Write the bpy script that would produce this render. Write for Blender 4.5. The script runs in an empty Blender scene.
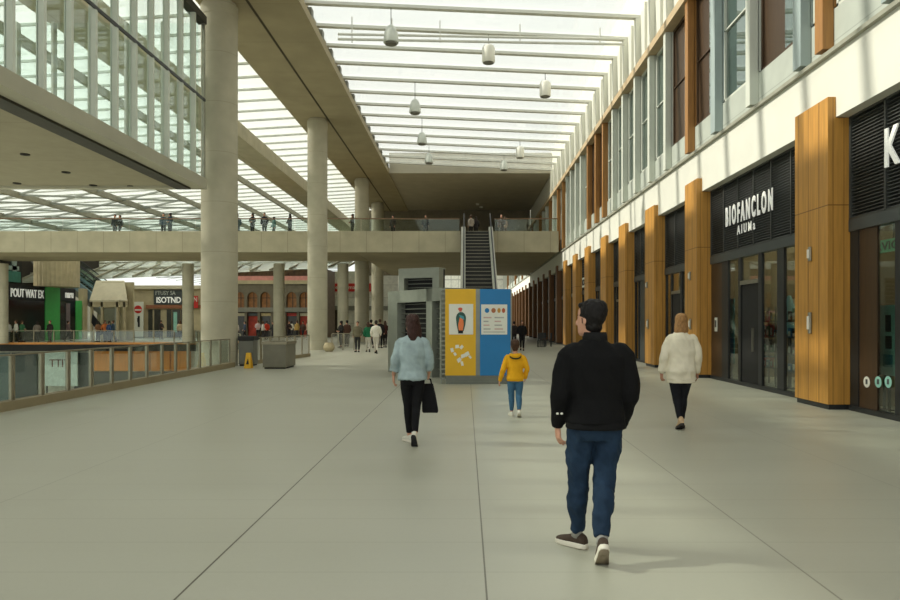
import bpy, bmesh, math, random
from mathutils import Vector, Matrix, noise
random.seed(7)
SC = bpy.context.scene
COL = SC.collection
F = 700.0; CX = 466.0; HY = 322.0; EYE = 1.65      # photo geometry: focal length in px, vanishing point, eye height
def PX(px, Y): return (px - CX) * Y / F
def PZ(py, Y): return EYE + (HY - py) * Y / F
ORD = ['first','second','third','fourth','fifth','sixth','seventh','eighth','ninth','tenth','eleventh','twelfth','thirteenth','fourteenth','fifteenth','sixteenth','seventeenth','eighteenth','nineteenth','twentieth',
       'twenty-first','twenty-second','twenty-third','twenty-fourth','twenty-fifth','twenty-sixth','twenty-seventh','twenty-eighth','twenty-ninth','thirtieth','thirty-first','thirty-second','thirty-third','thirty-fourth','thirty-fifth','thirty-sixth','thirty-seventh','thirty-eighth','thirty-ninth','fortieth']

# ------------------------------------------------------------------ materials
def lin(c):
    return tuple(((v/255.0)/12.92 if v/255.0 <= 0.04045 else ((v/255.0+0.055)/1.055)**2.4) for v in c) + (1.0,)
MATS = {}
def new_mat(name):
    m = bpy.data.materials.new(name); m.use_nodes = True
    nt = m.node_tree; nt.nodes.clear()
    out = nt.nodes.new('ShaderNodeOutputMaterial')
    return m, nt, out
def N(nt, t, **kw):
    n = nt.nodes.new(t)
    for k, v in kw.items(): setattr(n, k, v)
    return n
def math_node(nt, op, a, b=None, c=None):
    n = N(nt, 'ShaderNodeMath', operation=op)
    for i, v in enumerate((a, b, c)):
        if v is None: continue
        if isinstance(v, (int, float)): n.inputs[i].default_value = v
        else: nt.links.new(v, n.inputs[i])
    return n.outputs[0]
def line_mask(nt, coord, spacing, width, offset=0.0):
    """1 on thin joint lines at offset + k*spacing"""
    a = math_node(nt, 'SUBTRACT', coord, offset - spacing*0.5)
    m = math_node(nt, 'FLOORED_MODULO', a, spacing)
    d = math_node(nt, 'ABSOLUTE', math_node(nt, 'SUBTRACT', m, spacing*0.5))
    return math_node(nt, 'LESS_THAN', d, width*0.5)
def mixc(nt, fac, a, b):
    n = N(nt, 'ShaderNodeMix', data_type='RGBA')
    if isinstance(fac, (int, float)): n.inputs[0].default_value = fac
    else: nt.links.new(fac, n.inputs[0])
    for i, v in ((6, a), (7, b)):
        if isinstance(v, tuple): n.inputs[i].default_value = v
        else: nt.links.new(v, n.inputs[i])
    return n.outputs[2]
def mat(name, col, rough=0.6, metal=0.0, var=0.12, scale=3.0, stretch=(1,1,1), bump=0.0, bscale=None, lines=(), spec=0.5, emit=None, objspace=False):
    """principled surface with noise variation; lines = [(axis, spacing, width, offset, colour, strength)] joints in the surface"""
    if name in MATS: return MATS[name]
    m, nt, out = new_mat(name)
    p = N(nt, 'ShaderNodeBsdfPrincipled')
    p.inputs['Roughness'].default_value = rough; p.inputs['Metallic'].default_value = metal
    p.inputs['Specular IOR Level'].default_value = spec
    if objspace:
        tc = N(nt, 'ShaderNodeTexCoord'); pos = tc.outputs['Object']
    else:
        g = N(nt, 'ShaderNodeNewGeometry'); pos = g.outputs['Position']
    mp = N(nt, 'ShaderNodeMapping'); nt.links.new(pos, mp.inputs[0]); mp.inputs['Scale'].default_value = stretch
    nz = N(nt, 'ShaderNodeTexNoise'); nz.inputs['Scale'].default_value = scale; nz.inputs['Detail'].default_value = 5
    nt.links.new(mp.outputs[0], nz.inputs['Vector'])
    c = lin(col)
    dark = tuple(v*(1-var) for v in c[:3]) + (1,); lite = tuple(min(1, v*(1+var)) for v in c[:3]) + (1,)
    mr = N(nt, 'ShaderNodeMapRange'); mr.inputs[1].default_value = 0.3; mr.inputs[2].default_value = 0.7
    nt.links.new(nz.outputs[0], mr.inputs[0])
    colr = mixc(nt, mr.outputs[0], dark, lite)
    if lines:
        sx = N(nt, 'ShaderNodeSeparateXYZ'); nt.links.new(pos, sx.inputs[0])
        for (ax, sp, wd, off, lc, st) in lines:
            k = line_mask(nt, sx.outputs['XYZ'.index(ax)], sp, wd, off)
            colr = mixc(nt, math_node(nt, 'MULTIPLY', k, st), colr, lin(lc))
    nt.links.new(colr, p.inputs['Base Color'])
    if bump > 0:
        nb = N(nt, 'ShaderNodeTexNoise'); nb.inputs['Scale'].default_value = bscale or scale*4; nb.inputs['Detail'].default_value = 4
        nt.links.new(mp.outputs[0], nb.inputs['Vector'])
        b = N(nt, 'ShaderNodeBump'); b.inputs['Strength'].default_value = bump; b.inputs['Distance'].default_value = 0.02
        nt.links.new(nb.outputs[0], b.inputs['Height']); nt.links.new(b.outputs[0], p.inputs['Normal'])
    if emit:
        p.inputs['Emission Color'].default_value = lin(emit[0]); p.inputs['Emission Strength'].default_value = emit[1]
    nt.links.new(p.outputs[0], out.inputs[0])
    MATS[name] = m
    return m
def glass_mat(name, tint, rough=0.02, refl=1.0, body=None, bodyfac=0.0, ior=1.45):
    """thin pane: tinted transparency + mirror by Fresnel, optional milky body"""
    m, nt, out = new_mat(name)
    tr = N(nt, 'ShaderNodeBsdfTransparent'); tr.inputs[0].default_value = tuple(tint) + (1,)
    cur = tr.outputs[0]
    nz = N(nt, 'ShaderNodeTexNoise'); nz.inputs['Scale'].default_value = 0.6
    g = N(nt, 'ShaderNodeNewGeometry'); nt.links.new(g.outputs['Position'], nz.inputs['Vector'])
    if body:
        d = N(nt, 'ShaderNodeBsdfTranslucent'); d.inputs[0].default_value = lin(body)
        d2 = N(nt, 'ShaderNodeBsdfDiffuse'); d2.inputs[0].default_value = lin(body)
        mm = N(nt, 'ShaderNodeMixShader'); mm.inputs[0].default_value = 0.3
        nt.links.new(d.outputs[0], mm.inputs[1]); nt.links.new(d2.outputs[0], mm.inputs[2])
        mx = N(nt, 'ShaderNodeMixShader')
        k = math_node(nt, 'MULTIPLY', math_node(nt, 'ADD', nz.outputs[0], 0.5), bodyfac)
        nt.links.new(k, mx.inputs[0])
        nt.links.new(cur, mx.inputs[1]); nt.links.new(mm.outputs[0], mx.inputs[2]); cur = mx.outputs[0]
    gl = N(nt, 'ShaderNodeBsdfGlossy'); gl.inputs['Roughness'].default_value = rough; gl.inputs[0].default_value = (.9,.95,.93,1)
    vm = N(nt, 'ShaderNodeVectorMath', operation='DOT_PRODUCT'); nt.links.new(g.outputs['Incoming'], vm.inputs[0]); nt.links.new(g.outputs['True Normal'], vm.inputs[1])
    gz = math_node(nt, 'POWER', math_node(nt, 'SUBTRACT', 1.0, math_node(nt, 'ABSOLUTE', vm.outputs['Value'])), 5.0)
    fr = math_node(nt, 'MULTIPLY_ADD', gz, .95, .045)
    mx = N(nt, 'ShaderNodeMixShader')
    nt.links.new(math_node(nt, 'MINIMUM', math_node(nt, 'MULTIPLY', fr, refl), 1.0), mx.inputs[0])
    nt.links.new(cur, mx.inputs[1]); nt.links.new(gl.outputs[0], mx.inputs[2])
    nt.links.new(mx.outputs[0], out.inputs[0])
    MATS[name] = m
    return m

CONC = mat('concrete_board', (176,168,142), .8, var=.10, scale=1.2, bump=.15, lines=[('X',1.9,.03,.4,(120,112,92),.7),('Y',2.4,.03,.9,(120,112,92),.5)])
CONC_COL = mat('concrete_column', (176,170,148), .75, var=.09, scale=1.5, bump=.12, lines=[('Z',1.85,.02,.55,(130,122,102),.4)])
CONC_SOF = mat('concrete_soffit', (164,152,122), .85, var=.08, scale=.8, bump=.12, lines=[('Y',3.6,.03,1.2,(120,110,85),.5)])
CONC_DARK = mat('concrete_dark_ceiling', (184,178,160), .85, var=.08, scale=.8)
GROOVE = mat('groove_dark', (70,62,45), .9)
SHADOWGAP_METAL = mat('dark_metal_and_shadow_gap', (62,60,50), .7)
LEDGE = mat('ledge_concrete', (172,168,148), .8, var=.06, scale=1)
WHITE = mat('white_render', (216,216,204), .65, var=.03, scale=1.5)
WHITE_BEAM = mat('white_painted_steel', (214,214,204), .55, var=.04)
GREYPANEL = mat('grey_facade_panel', (176,182,172), .6, var=.05, scale=2, lines=[('Z',50,.02,7.0,(120,124,118),.5)])
TRIMWOOD = mat('beige_trim', (190,168,132), .6, var=.08, scale=4)
WOODL = [('Y',.42,.03,.05,(110,70,24),.75),('X',.205,.014,.13,(90,52,16),.7),('Z',60,.02,3.85,(105,65,22),.8)]
WOOD = mat('oak_cladding', (190,138,62), .5, var=.16, scale=2.2, stretch=(6,6,.5), lines=WOODL)
WOOD_FIN = mat('orange_wood_fin', (158,112,58), .5, var=.16, scale=3, stretch=(6,6,.5))
BROWN = mat('brown_wood_panel', (66,48,30), .45, var=.16, scale=3, stretch=(6,6,.5))
FINWHITE = mat('white_fin', (204,208,196), .55, var=.03)
FINBLUE = mat('blue_grey_fin', (158,172,170), .5, var=.05)
BLACKMET = mat('black_metal', (34,36,36), .45, var=.12, scale=5)
LOUVRE = mat('dark_louvre', (62,64,61), .5, var=.12, scale=5)
LINTEL = mat('grey_metal_lintel', (66,72,72), .4, var=.1)
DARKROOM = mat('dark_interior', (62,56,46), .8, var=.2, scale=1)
SHOPWALL = mat('shop_interior_wall', (128,114,90), .8, var=.15, scale=1)
METAL = mat('brushed_metal', (150,142,120), .4, .6, var=.1, scale=6)
STEEL = mat('satin_steel', (160,158,144), .35, .8, var=.08, scale=6)
KIOSKGREY = mat('kiosk_grey_metal', (140,144,132), .5, .1, var=.06, scale=5)
YELLOW = mat('yellow_panel', (226,176,22), .5, var=.03, scale=3)
BLUE = mat('blue_panel', (20,118,178), .5, var=.03, scale=3)
PAPER = mat('white_paper', (226,226,214), .7, var=.02)
LETTER = mat('white_letter', (240,240,232), .5, var=.01, emit=((240,240,232), .25))
BLACK = mat('matt_black', (22,22,22), .7, var=.1)
RUBBER = mat('black_rubber', (30,30,30), .6)
GREEN = mat('green_panel', (70,176,88), .5, var=.06)
RED = mat('red_sign', (200,44,36), .5, var=.05)
MINT = mat('mint_print', (150,205,190), .6, var=.12, scale=6)
BEIGE = mat('beige_stone', (188,174,140), .7, var=.1, scale=2)
CREAM = mat('cream_canopy', (214,204,176), .7, var=.05)
HANDRAIL = mat('brown_handrail', (120,92,66), .45, var=.1)
ORANGEWOOD = mat('glowing_orange_boards', (196,124,44), .5, var=.2, scale=2, stretch=(4,4,.5), emit=((196,124,44), .12))  # faint glow put into the boards to brighten the lower level; no lamp
STEP = mat('escalator_step', (34,32,29), .5, .2)
NOSING = mat('step_nosing', (150,144,126), .45, .3)
ESCBLUE = mat('blue_grey_skirt', (116,140,150), .5, .1, var=.06)
LAMPW = mat('white_lamp', (236,234,222), .5, var=.02)
LAMPIN = mat('lamp_diffuser', (120,118,108), .6)
POTGREY = mat('brown_grey_box', (120,116,100), .5, .2, var=.08, scale=4)
WARMLIT = mat('warm_lit_window', (120,84,52), .6, var=.5, scale=2.5, emit=((190,130,70), .12))
PURPLE = mat('purple_print', (70,60,120), .6, var=.3, scale=5)
TEAL = mat('teal_print', (70,150,160), .6, var=.25, scale=5)
EXITGREEN = mat('green_sign', (90,160,120), .6, emit=((90,160,120), .4))
PINK = mat('pink_red_line', (222,150,140), .6)
GLASS = glass_mat('clear_glass', (.90,.95,.93))
GLASS_RAIL = glass_mat('railing_glass', (.86,.91,.89), refl=1.3)
GLASS_CURT = glass_mat('curtain_glass', (.93,.97,.955), refl=.9)
GLASS_SHOP = glass_mat('shop_glass', (.70,.75,.72), refl=1.4)
GLASS_WIN = glass_mat('upper_window_glass', (.60,.74,.70), refl=2.0, body=(150,172,164), bodyfac=.5)
GLASS_ROOF = glass_mat('roof_glass', (.955,.957,.945), refl=.4, body=(246,248,242), bodyfac=.10)
GLASS_ROOF_L = glass_mat('roof_glass_frosted', (.95,.955,.94), refl=.4, body=(246,248,242), bodyfac=.40)

def floor_material():
    m, nt, out = new_mat('stone_floor')
    p = N(nt, 'ShaderNodeBsdfPrincipled')
    g = N(nt, 'ShaderNodeNewGeometry'); pos = g.outputs['Position']
    sx = N(nt, 'ShaderNodeSeparateXYZ'); nt.links.new(pos, sx.inputs[0])
    X, Y = sx.outputs[0], sx.outputs[1]
    nz = N(nt, 'ShaderNodeTexNoise'); nz.inputs['Scale'].default_value = 0.5; nz.inputs['Detail'].default_value = 6
    mp = N(nt, 'ShaderNodeMapping'); mp.inputs['Scale'].default_value = (.5, 2.2, 1); nt.links.new(pos, mp.inputs[0]); nt.links.new(mp.outputs[0], nz.inputs['Vector'])
    base = mixc(nt, nz.outputs[0], lin((168,168,152)), lin((185,184,168)))
    fine = N(nt, 'ShaderNodeTexNoise'); fine.inputs['Scale'].default_value = 28; nt.links.new(pos, fine.inputs['Vector'])
    base = mixc(nt, math_node(nt, 'MULTIPLY', fine.outputs[0], .12), base, lin((140,136,122)))
    # one slightly different tone per stone course
    fl = math_node(nt, 'FLOOR', math_node(nt, 'DIVIDE', Y, .627))
    fx = math_node(nt, 'FLOOR', math_node(nt, 'DIVIDE', math_node(nt, 'ADD', X, 1.733), 1.98))
    wn = N(nt, 'ShaderNodeTexWhiteNoise', noise_dimensions='2D')
    cb = N(nt, 'ShaderNodeCombineXYZ'); nt.links.new(fl, cb.inputs[0]); nt.links.new(fx, cb.inputs[1]); nt.links.new(cb.outputs[0], wn.inputs['Vector'])
    base = mixc(nt, math_node(nt, 'MULTIPLY', wn.outputs[0], .16), base, lin((166,163,148)))
    k = line_mask(nt, Y, .627, .007, .23)
    base = mixc(nt, math_node(nt, 'MULTIPLY', k, .45), base, lin((120,116,98)))
    for x, w, s in ((-1.733,.014,.9),(.125,.012,.75),(2.23,.014,.5),(-4.25,.012,.3),(-6.2,.012,.25),(4.3,.012,.25)):
        k = math_node(nt, 'LESS_THAN', math_node(nt, 'ABSOLUTE', math_node(nt, 'SUBTRACT', X, x)), w*.5)
        base = mixc(nt, math_node(nt, 'MULTIPLY', k, s), base, lin((70,64,50)))
    nt.links.new(base, p.inputs['Base Color'])
    r = N(nt, 'ShaderNodeMapRange'); r.inputs[3].default_value = .30; r.inputs[4].default_value = .48; nt.links.new(nz.outputs[0], r.inputs[0])
    nt.links.new(r.outputs[0], p.inputs['Roughness'])
    p.inputs['Specular IOR Level'].default_value = .45
    nt.links.new(p.outputs[0], out.inputs[0])
    return m
FLOOR = floor_material()

# ------------------------------------------------------------------ mesh builder
class MB:
    def __init__(s): s.v = []; s.f = []; s.mi = []
    def face(s, idx, m=0): s.f.append(tuple(idx)); s.mi.append(m)
    def box(s, x0, x1, y0, y1, z0, z1, m=0):
        b = len(s.v)
        s.v += [Vector(p) for p in ((x0,y0,z0),(x1,y0,z0),(x1,y1,z0),(x0,y1,z0),(x0,y0,z1),(x1,y0,z1),(x1,y1,z1),(x0,y1,z1))]
        for f in ((0,3,2,1),(4,5,6,7),(0,1,5,4),(1,2,6,5),(2,3,7,6),(3,0,4,7)): s.face([b+i for i in f], m)
        return s
    def bar(s, p0, p1, w, h, up=(0,0,1), m=0):
        """rectangular bar from p0 to p1; w across, h along up"""
        p0, p1 = Vector(p0), Vector(p1); d = (p1-p0).normalized(); u = Vector(up)
        sd = d.cross(u).normalized(); u = sd.cross(d).normalized(); b = len(s.v)
        for p in (p0, p1):
            for a, c in ((-1,-1),(1,-1),(1,1),(-1,1)): s.v.append(p + sd*a*w/2 + u*c*h/2)
        for f in ((0,1,2,3),(7,6,5,4),(0,4,5,1),(1,5,6,2),(2,6,7,3),(3,7,4,0)): s.face([b+i for i in f], m)
        return s
    def loft(s, rings, m=0, cap=True):
        b = len(s.v); n = len(rings[0])
        for r in rings: s.v += [Vector(p) for p in r]
        for i in range(len(rings)-1):
            for j in range(n):
                k = (j+1) % n
                s.face((b+i*n+j, b+i*n+k, b+(i+1)*n+k, b+(i+1)*n+j), m)
        if cap:
            s.face([b+j for j in reversed(range(n))], m)
            s.face([b+(len(rings)-1)*n+j for j in range(n)], m)
        return s
    def tube(s, pts, rad, n=12, ref=(0,1,0), m=0, roundcap=False):
        """tube through pts; rad = list of (a,b): a across, b along ref"""
        pts = [Vector(p) for p in pts]; rad = [(r, r) if isinstance(r, (int, float)) else r for r in rad]
        if len(rad) == 1: rad = rad*len(pts)
        rings = []; ref = Vector(ref)
        L = len(pts)
        for i, p in enumerate(pts):
            t = (pts[min(i+1, L-1)] - pts[max(i-1, 0)]).normalized()
            r = ref if abs(t.dot(ref)) < .95 else Vector((1,0,0))
            sd = t.cross(r).normalized(); u = sd.cross(t).normalized()
            a, c = rad[i]
            ring = [p + sd*a*math.cos(2*math.pi*j/n) + u*c*math.sin(2*math.pi*j/n) for j in range(n)]
            if roundcap and i == 0:
                for k in (.35, .8): rings.append([p - t*min(a, c)*math.sqrt(1-k*k)*.9 + (q-p)*k for q in ring])
            rings.append(ring)
            if roundcap and i == L-1:
                for k in (.8, .35): rings.append([p + t*min(a, c)*math.sqrt(1-k*k)*.9 + (q-p)*k for q in ring])
        return s.loft(rings, m)
    def lathe(s, prof, c=(0,0,0), n=24, m=0):
        c = Vector(c)
        return s.loft([[c + Vector((r*math.cos(2*math.pi*j/n), r*math.sin(2*math.pi*j/n), z)) for j in range(n)] for r, z in prof], m)
    def ball(s, c, r, n=12, k=8, M=None):
        c = Vector(c); r = (r, r, r) if isinstance(r, (int, float)) else r
        rings = []
        for i in range(1, k):
            a = math.pi*i/k
            rings.append([Vector((r[0]*math.sin(a)*math.cos(2*math.pi*j/n), r[1]*math.sin(a)*math.sin(2*math.pi*j/n), -r[2]*math.cos(a))) for j in range(n)])
        if M: rings = [[M @ p for p in q] for q in rings]
        return s.loft([[c + p for p in q] for q in rings])
    def prism(s, poly, vec, m=0):
        vec = Vector(vec); return s.loft([[Vector(p) for p in poly], [Vector(p)+vec for p in poly]], m)
    def mesh(s, name, mats, off=Vector((0,0,0)), smooth=False):
        me = bpy.data.meshes.new(name)
        me.from_pydata([v-off for v in s.v], [], s.f)
        for m in (mats if isinstance(mats, (list, tuple)) else [mats]): me.materials.append(m)
        me.polygons.foreach_set('material_index', s.mi)
        bm = bmesh.new(); bm.from_mesh(me); bmesh.ops.recalc_face_normals(bm, faces=bm.faces); bm.to_mesh(me); bm.free()
        if smooth: me.polygons.foreach_set('use_smooth', [True]*len(me.polygons))
        return me
    def build(s, name, mats, parent=None, smooth=False, bevel=0.0, loc=None):
        off = world_loc(parent) if parent is not None else Vector(loc or (0,0,0))
        o = bpy.data.objects.new(name, s.mesh(name, mats, off, smooth)); COL.objects.link(o)
        if parent is not None: o.parent = parent
        else: o.location = off
        if bevel:
            b = o.modifiers.new('bevel', 'BEVEL'); b.width = bevel; b.segments = 2; b.limit_method = 'ANGLE'; b.angle_limit = math.radians(40)
        if smooth:
            # keep crisp edges where the surface turns sharply
            for e in o.data.edges: pass
            try: o.data.set_sharp_from_angle(angle=math.radians(42))
            except Exception: pass
        return o
def world_loc(o):
    v = Vector((0,0,0))
    while o is not None: v = v + o.location; o = o.parent
    return v
def tag(o, label=None, cat=None, group=None, kind=None):
    if label: o['label'] = label
    if cat: o['category'] = cat
    if group: o['group'] = group
    if kind: o['kind'] = kind
    return o
def thing(name, label, cat, loc=(0,0,0), group=None, kind=None):
    o = bpy.data.objects.new(name, None); COL.objects.link(o); o.location = loc; o.empty_display_size = .1
    return tag(o, label, cat, group, kind)
def struct(name, mb, m, parent=None, **kw):
    o = mb.build(name, m, parent, **kw)
    if parent is None: o['kind'] = 'structure'
    return o
def sroot(name, loc=(0,0,0)):
    o = bpy.data.objects.new(name, None); COL.objects.link(o); o.location = loc; o['kind'] = 'structure'; return o
KIDS = {}
def copy_tree(o, parent=None):
    c = o.copy(); COL.objects.link(c)
    if parent is not None: c.parent = parent
    for ch in list(o.children): copy_tree(ch, c)
    return c
def text_mb(body, width, height, origin, right, up, depth=.03, m=0, bold=.0):
    """lettering fitted to width x height, lower left corner at origin"""
    cu = bpy.data.curves.new('lettering_curve', 'FONT'); cu.body = body; cu.size = 1; cu.extrude = 0.0; cu.resolution_u = 3; cu.offset = bold
    o = bpy.data.objects.new('lettering_tmp', cu); COL.objects.link(o)
    dg = bpy.context.evaluated_depsgraph_get(); me = bpy.data.meshes.new_from_object(o.evaluated_get(dg))
    bpy.data.objects.remove(o); bpy.data.curves.remove(cu)
    bm = bmesh.new(); bm.from_mesh(me)
    r = bmesh.ops.extrude_face_region(bm, geom=bm.faces[:])
    for v in r['geom']:
        if isinstance(v, bmesh.types.BMVert): v.co.z += 1.0
    xs = [v.co.x for v in bm.verts]; ys = [v.co.y for v in bm.verts]
    x0, x1, y0, y1 = min(xs), max(xs), min(ys), max(ys)
    right, up, origin = Vector(right), Vector(up), Vector(origin); nrm = right.cross(up)
    mb = MB(); bm.verts.ensure_lookup_table()
    for v in bm.verts:
        mb.v.append(origin + right*((v.co.x-x0)/(x1-x0)*width) + up*((v.co.y-y0)/(y1-y0)*height) + nrm*(v.co.z*depth))
    for f in bm.faces: mb.face([v.index for v in f.verts], m)
    bm.free(); bpy.data.meshes.remove(me)
    return mb

# ------------------------------------------------------------------ camera, world, sun
cam = bpy.data.cameras.new('camera'); camo = bpy.data.objects.new('camera', cam); COL.objects.link(camo)
camo.location = (0,0,EYE); camo.rotation_euler = (math.pi/2,0,0)
cam.sensor_width = 36; cam.lens = F/900*36; cam.shift_x = -16/900; cam.shift_y = 22/900; cam.clip_end = 600
SC.camera = camo
w = bpy.data.worlds.new('sky'); SC.world = w; w.use_nodes = True
nt = w.node_tree; nt.nodes.clear()
wo = N(nt, 'ShaderNodeOutputWorld'); bg = N(nt, 'ShaderNodeBackground')
tc = N(nt, 'ShaderNodeTexCoord'); nz = N(nt, 'ShaderNodeTexNoise'); nz.inputs['Scale'].default_value = 2.2; nz.inputs['Detail'].default_value = 6
mp = N(nt, 'ShaderNodeMapping'); mp.inputs['Scale'].default_value = (1,1,2.5); nt.links.new(tc.outputs['Generated'], mp.inputs[0]); nt.links.new(mp.outputs[0], nz.inputs['Vector'])
cr = N(nt, 'ShaderNodeMapRange'); cr.inputs[1].default_value = .38; cr.inputs[2].default_value = .62; nt.links.new(nz.outputs[0], cr.inputs[0])
skycol = mixc(nt, cr.outputs[0], lin((226,233,229)), lin((248,249,244)))
nt.links.new(skycol, bg.inputs[0]); bg.inputs[1].default_value = 1.25; nt.links.new(bg.outputs[0], wo.inputs[0])
sun = bpy.data.lights.new('sun', 'SUN'); sun.energy = 5.6; sun.angle = math.radians(1.4); sun.color = (1.0,.95,.85)
suno = bpy.data.objects.new('sun', sun); COL.objects.link(suno)
el = math.radians(36); dirv = Vector((-math.cos(el), .06, math.sin(el)))
suno.rotation_euler = (-dirv).to_track_quat('-Z', 'Y').to_euler(); suno.location = (-30, 20, 40)
SC.view_settings.view_transform = 'Standard'; SC.view_settings.look = 'None'; SC.view_settings.gamma = 1.0
SC.view_settings.use_curve_mapping = False; SC.view_settings.exposure = -0.02
SC.cycles.use_denoising = True; SC.cycles.transparent_max_bounces = 24; SC.cycles.max_bounces = 10; SC.cycles.diffuse_bounces = 5
SC.cycles.sample_clamp_indirect = 6.0; SC.cycles.caustics_reflective = False; SC.cycles.caustics_refractive = False

# ================================================================== SETTING
# floor with the opening down to the lower level at left
VOID = [(-8.75,-6),(-8.75,27),(-7.7,33.8),(-11.5,36.8),(-21,54.6),(-64,54.6)]
fl = MB(); poly = [(12,-6,0),(12,132,0),(-64,132,0)] + [(x,y,0) for x,y in reversed(VOID)]
fl.prism(poly, (0,0,-.6)); struct('floor', fl, FLOOR)
lw = MB(); lw.box(-64,-5,-6,60,-5.1,-5.0); struct('floor_lower', lw, mat('lower_floor', (206,208,196), .4, var=.05))
lw = MB(); lw.box(-64,-9,56.0,56.2,-5,-.6); struct('wall_lower', lw, mat('lower_wall', (204,202,186), .8))
e = MB(); e.box(-64,-21.05,54.53,54.6,-.10,.06); struct('trim_1', e, mat('orange_edge', (196,132,62), .5))
e = MB(); e.box(-64,-21.05,54.50,54.6,-.62,-.10); struct('trim_2', e, mat('black_edge', (20,20,18), .8))
# kerb of the glass railing
def offset_pts(): return [Vector((-8.62,6,0)), Vector((-8.62,27,0)), Vector((-7.6,33.8,0))]
# right hand building -----------------------------------------------------------
PW = 6.8; BANDX = 6.95; SHOPX = 7.19
b = MB(); b.box(BANDX,SHOPX+4.2,-2,132,5.5,6.72); struct('wall_right', b, WHITE)
b = MB(); b.box(6.86,7.3,-2,132,6.72,6.80); struct('trim_3', b, mat('ledge_grey', (150,150,134), .6))
b = MB(); b.box(7.02,7.4,-2,132,6.80,7.62); struct('wall_right_sill', b, GREYPANEL)
b = MB(); b.box(6.72,7.4,-2,132,11.55,11.82); struct('trim_4', b, TRIMWOOD)
b = MB(); b.box(7.0,7.4,-2,132,11.82,15.6); struct('wall_right_upper', b, WHITE)
b = MB(); b.box(10.8,11,-2,132,0,5.5); struct('wall_shop_back', b, SHOPWALL)
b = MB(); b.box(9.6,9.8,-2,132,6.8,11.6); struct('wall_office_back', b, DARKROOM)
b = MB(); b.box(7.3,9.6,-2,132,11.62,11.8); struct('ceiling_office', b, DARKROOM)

# skylight ---------------------------------------------------------------------
def roofz(x): return 14.15 - .045*(x-.2)
GY = [56.4 - 2.17*k for k in range(26)]
beams = []
for k, y in enumerate(GY):
    m = MB(); x0, x1 = -6.49, 6.99; hb = .12
    b0 = len(m.v)
    for yy in (y-.12, y+.12):
        for x, dz in ((x0,0),(x1,0),(x1,hb),(x0,hb)): m.v.append(Vector((x,yy,roofz(x)+dz)))
    for f in ((0,1,2,3),(7,6,5,4),(0,4,5,1),(1,5,6,2),(2,6,7,3),(3,7,4,0)): m.face([b0+i for i in f])
    o = m.build('roof_beam', WHITE_BEAM, loc=(0,y,roofz(0)))
    tag(o, f'white cross beam under the skylight, {ORD[k]} one out from the dark ceiling above the footbridge', 'beam', 'white beams across the skylight', 'thing')
g = MB(); b0 = len(g.v)
for yy in (0.5, 57.0):
    for x, dz in ((-6.49,.16),(6.99,.16),(6.99,.18),(-6.49,.18)): g.v.append(Vector((x,yy,roofz(x)+dz)))
for f in ((0,1,2,3),(7,6,5,4),(0,4,5,1),(1,5,6,2),(2,6,7,3),(3,7,4,0)): g.face([b0+i for i in f])
struct('ceiling_skylight', g, GLASS_ROOF)
# upstand and white posts along the skylight edge above the windows
g = MB()
for k, y in enumerate(GY):
    g.box(6.80,7.0,y-.13,y+.13,11.82,roofz(6.9)-.01); g.box(6.9,7.0,y-1.085-.06,y-1.085+.06,11.82,roofz(6.9)+.18)
struct('trim_6', g, WHITE)
# long concrete soffit between the two glass roofs
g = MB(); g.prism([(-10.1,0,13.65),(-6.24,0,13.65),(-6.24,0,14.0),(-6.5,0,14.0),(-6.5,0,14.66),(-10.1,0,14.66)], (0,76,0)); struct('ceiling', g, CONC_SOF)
g = MB(); g.box(-8.22,-8.12,0,76,13.635,13.66); struct('trim_7', g, GROOVE)
g = MB()
for y in GY: g.box(-6.5,-6.3,y+.35,y+.75,14.0,roofz(-6.4)+.05)
struct('trim_8', g, mat('shaded_steel', (128,128,116), .6))
# dark ceiling over the upper deck and its back wall
g = MB(); g.box(-6.24,6.95,56.9,76,13.75,15.4); struct('ceiling_deck', g, CONC_DARK)
g = MB(); g.box(-12,6.95,75.8,76.2,6.7,13.75); struct('wall_back', g, mat('back_wall', (124,116,98), .85))

# left hall roof ----------------------------------------------------------------
def lroofz(x): return 13.55 + .06*(x+10.2)
g = MB(); b0 = len(g.v)
for yy in (2, 118):
    for x, dz in ((-62,.30),(-10.0,.30),(-10.0,.32),(-62,.32)): g.v.append(Vector((x,yy,lroofz(x)+dz)))
for f in ((0,1,2,3),(7,6,5,4),(0,4,5,1),(1,5,6,2),(2,6,7,3),(3,7,4,0)): g.face([b0+i for i in f])
struct('ceiling_hall_glass', g, GLASS_ROOF_L)
g = MB(); y = 3.0
while y < 118: g.bar((-62,y,lroofz(-62)+.2),(-10.1,y,lroofz(-10.1)+.2),.10,.10); y += 1.75
struct('trim_9', g, mat('hall_roof_slat', (206,210,200), .6))
for k, (xa, xb, d) in enumerate(((-15.2,-13.3,.75),(-18.0,-17.8,.3),(-21.4,-21.2,.3),(-25.2,-25.0,.3),(-30.2,-29.9,.35),(-36.2,-35.9,.35),(-43.0,-42.7,.35))):
    g = MB(); z = lroofz((xa+xb)/2); g.box(xa,xb,2,118,z-d,z+.1)
    o = g.build('hall_roof_beam', CONC if k == 0 else mat('hall_beam', (150,148,130), .7), loc=((xa+xb)/2,2,z))
    tag(o, ['broad pale concrete beam running lengthways under the side hall roof'] [0] if k == 0 else f'thin grey beam running lengthways under the side hall roof, {ORD[k]} from the column row', 'beam', kind='thing')
g = MB()
for i in range(-4, 20):
    y = 58 + i*4.2
    for s in (1,-1):
        x0 = -61 if s > 0 else -25
        x1 = -25 if s > 0 else -61
        g.bar((x0,y,lroofz(x0)-.1),(x1,y+22,lroofz(x1)-.1),.10,.14)
struct('trim_10', g, mat('lattice_grey', (150,156,148), .6))
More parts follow.
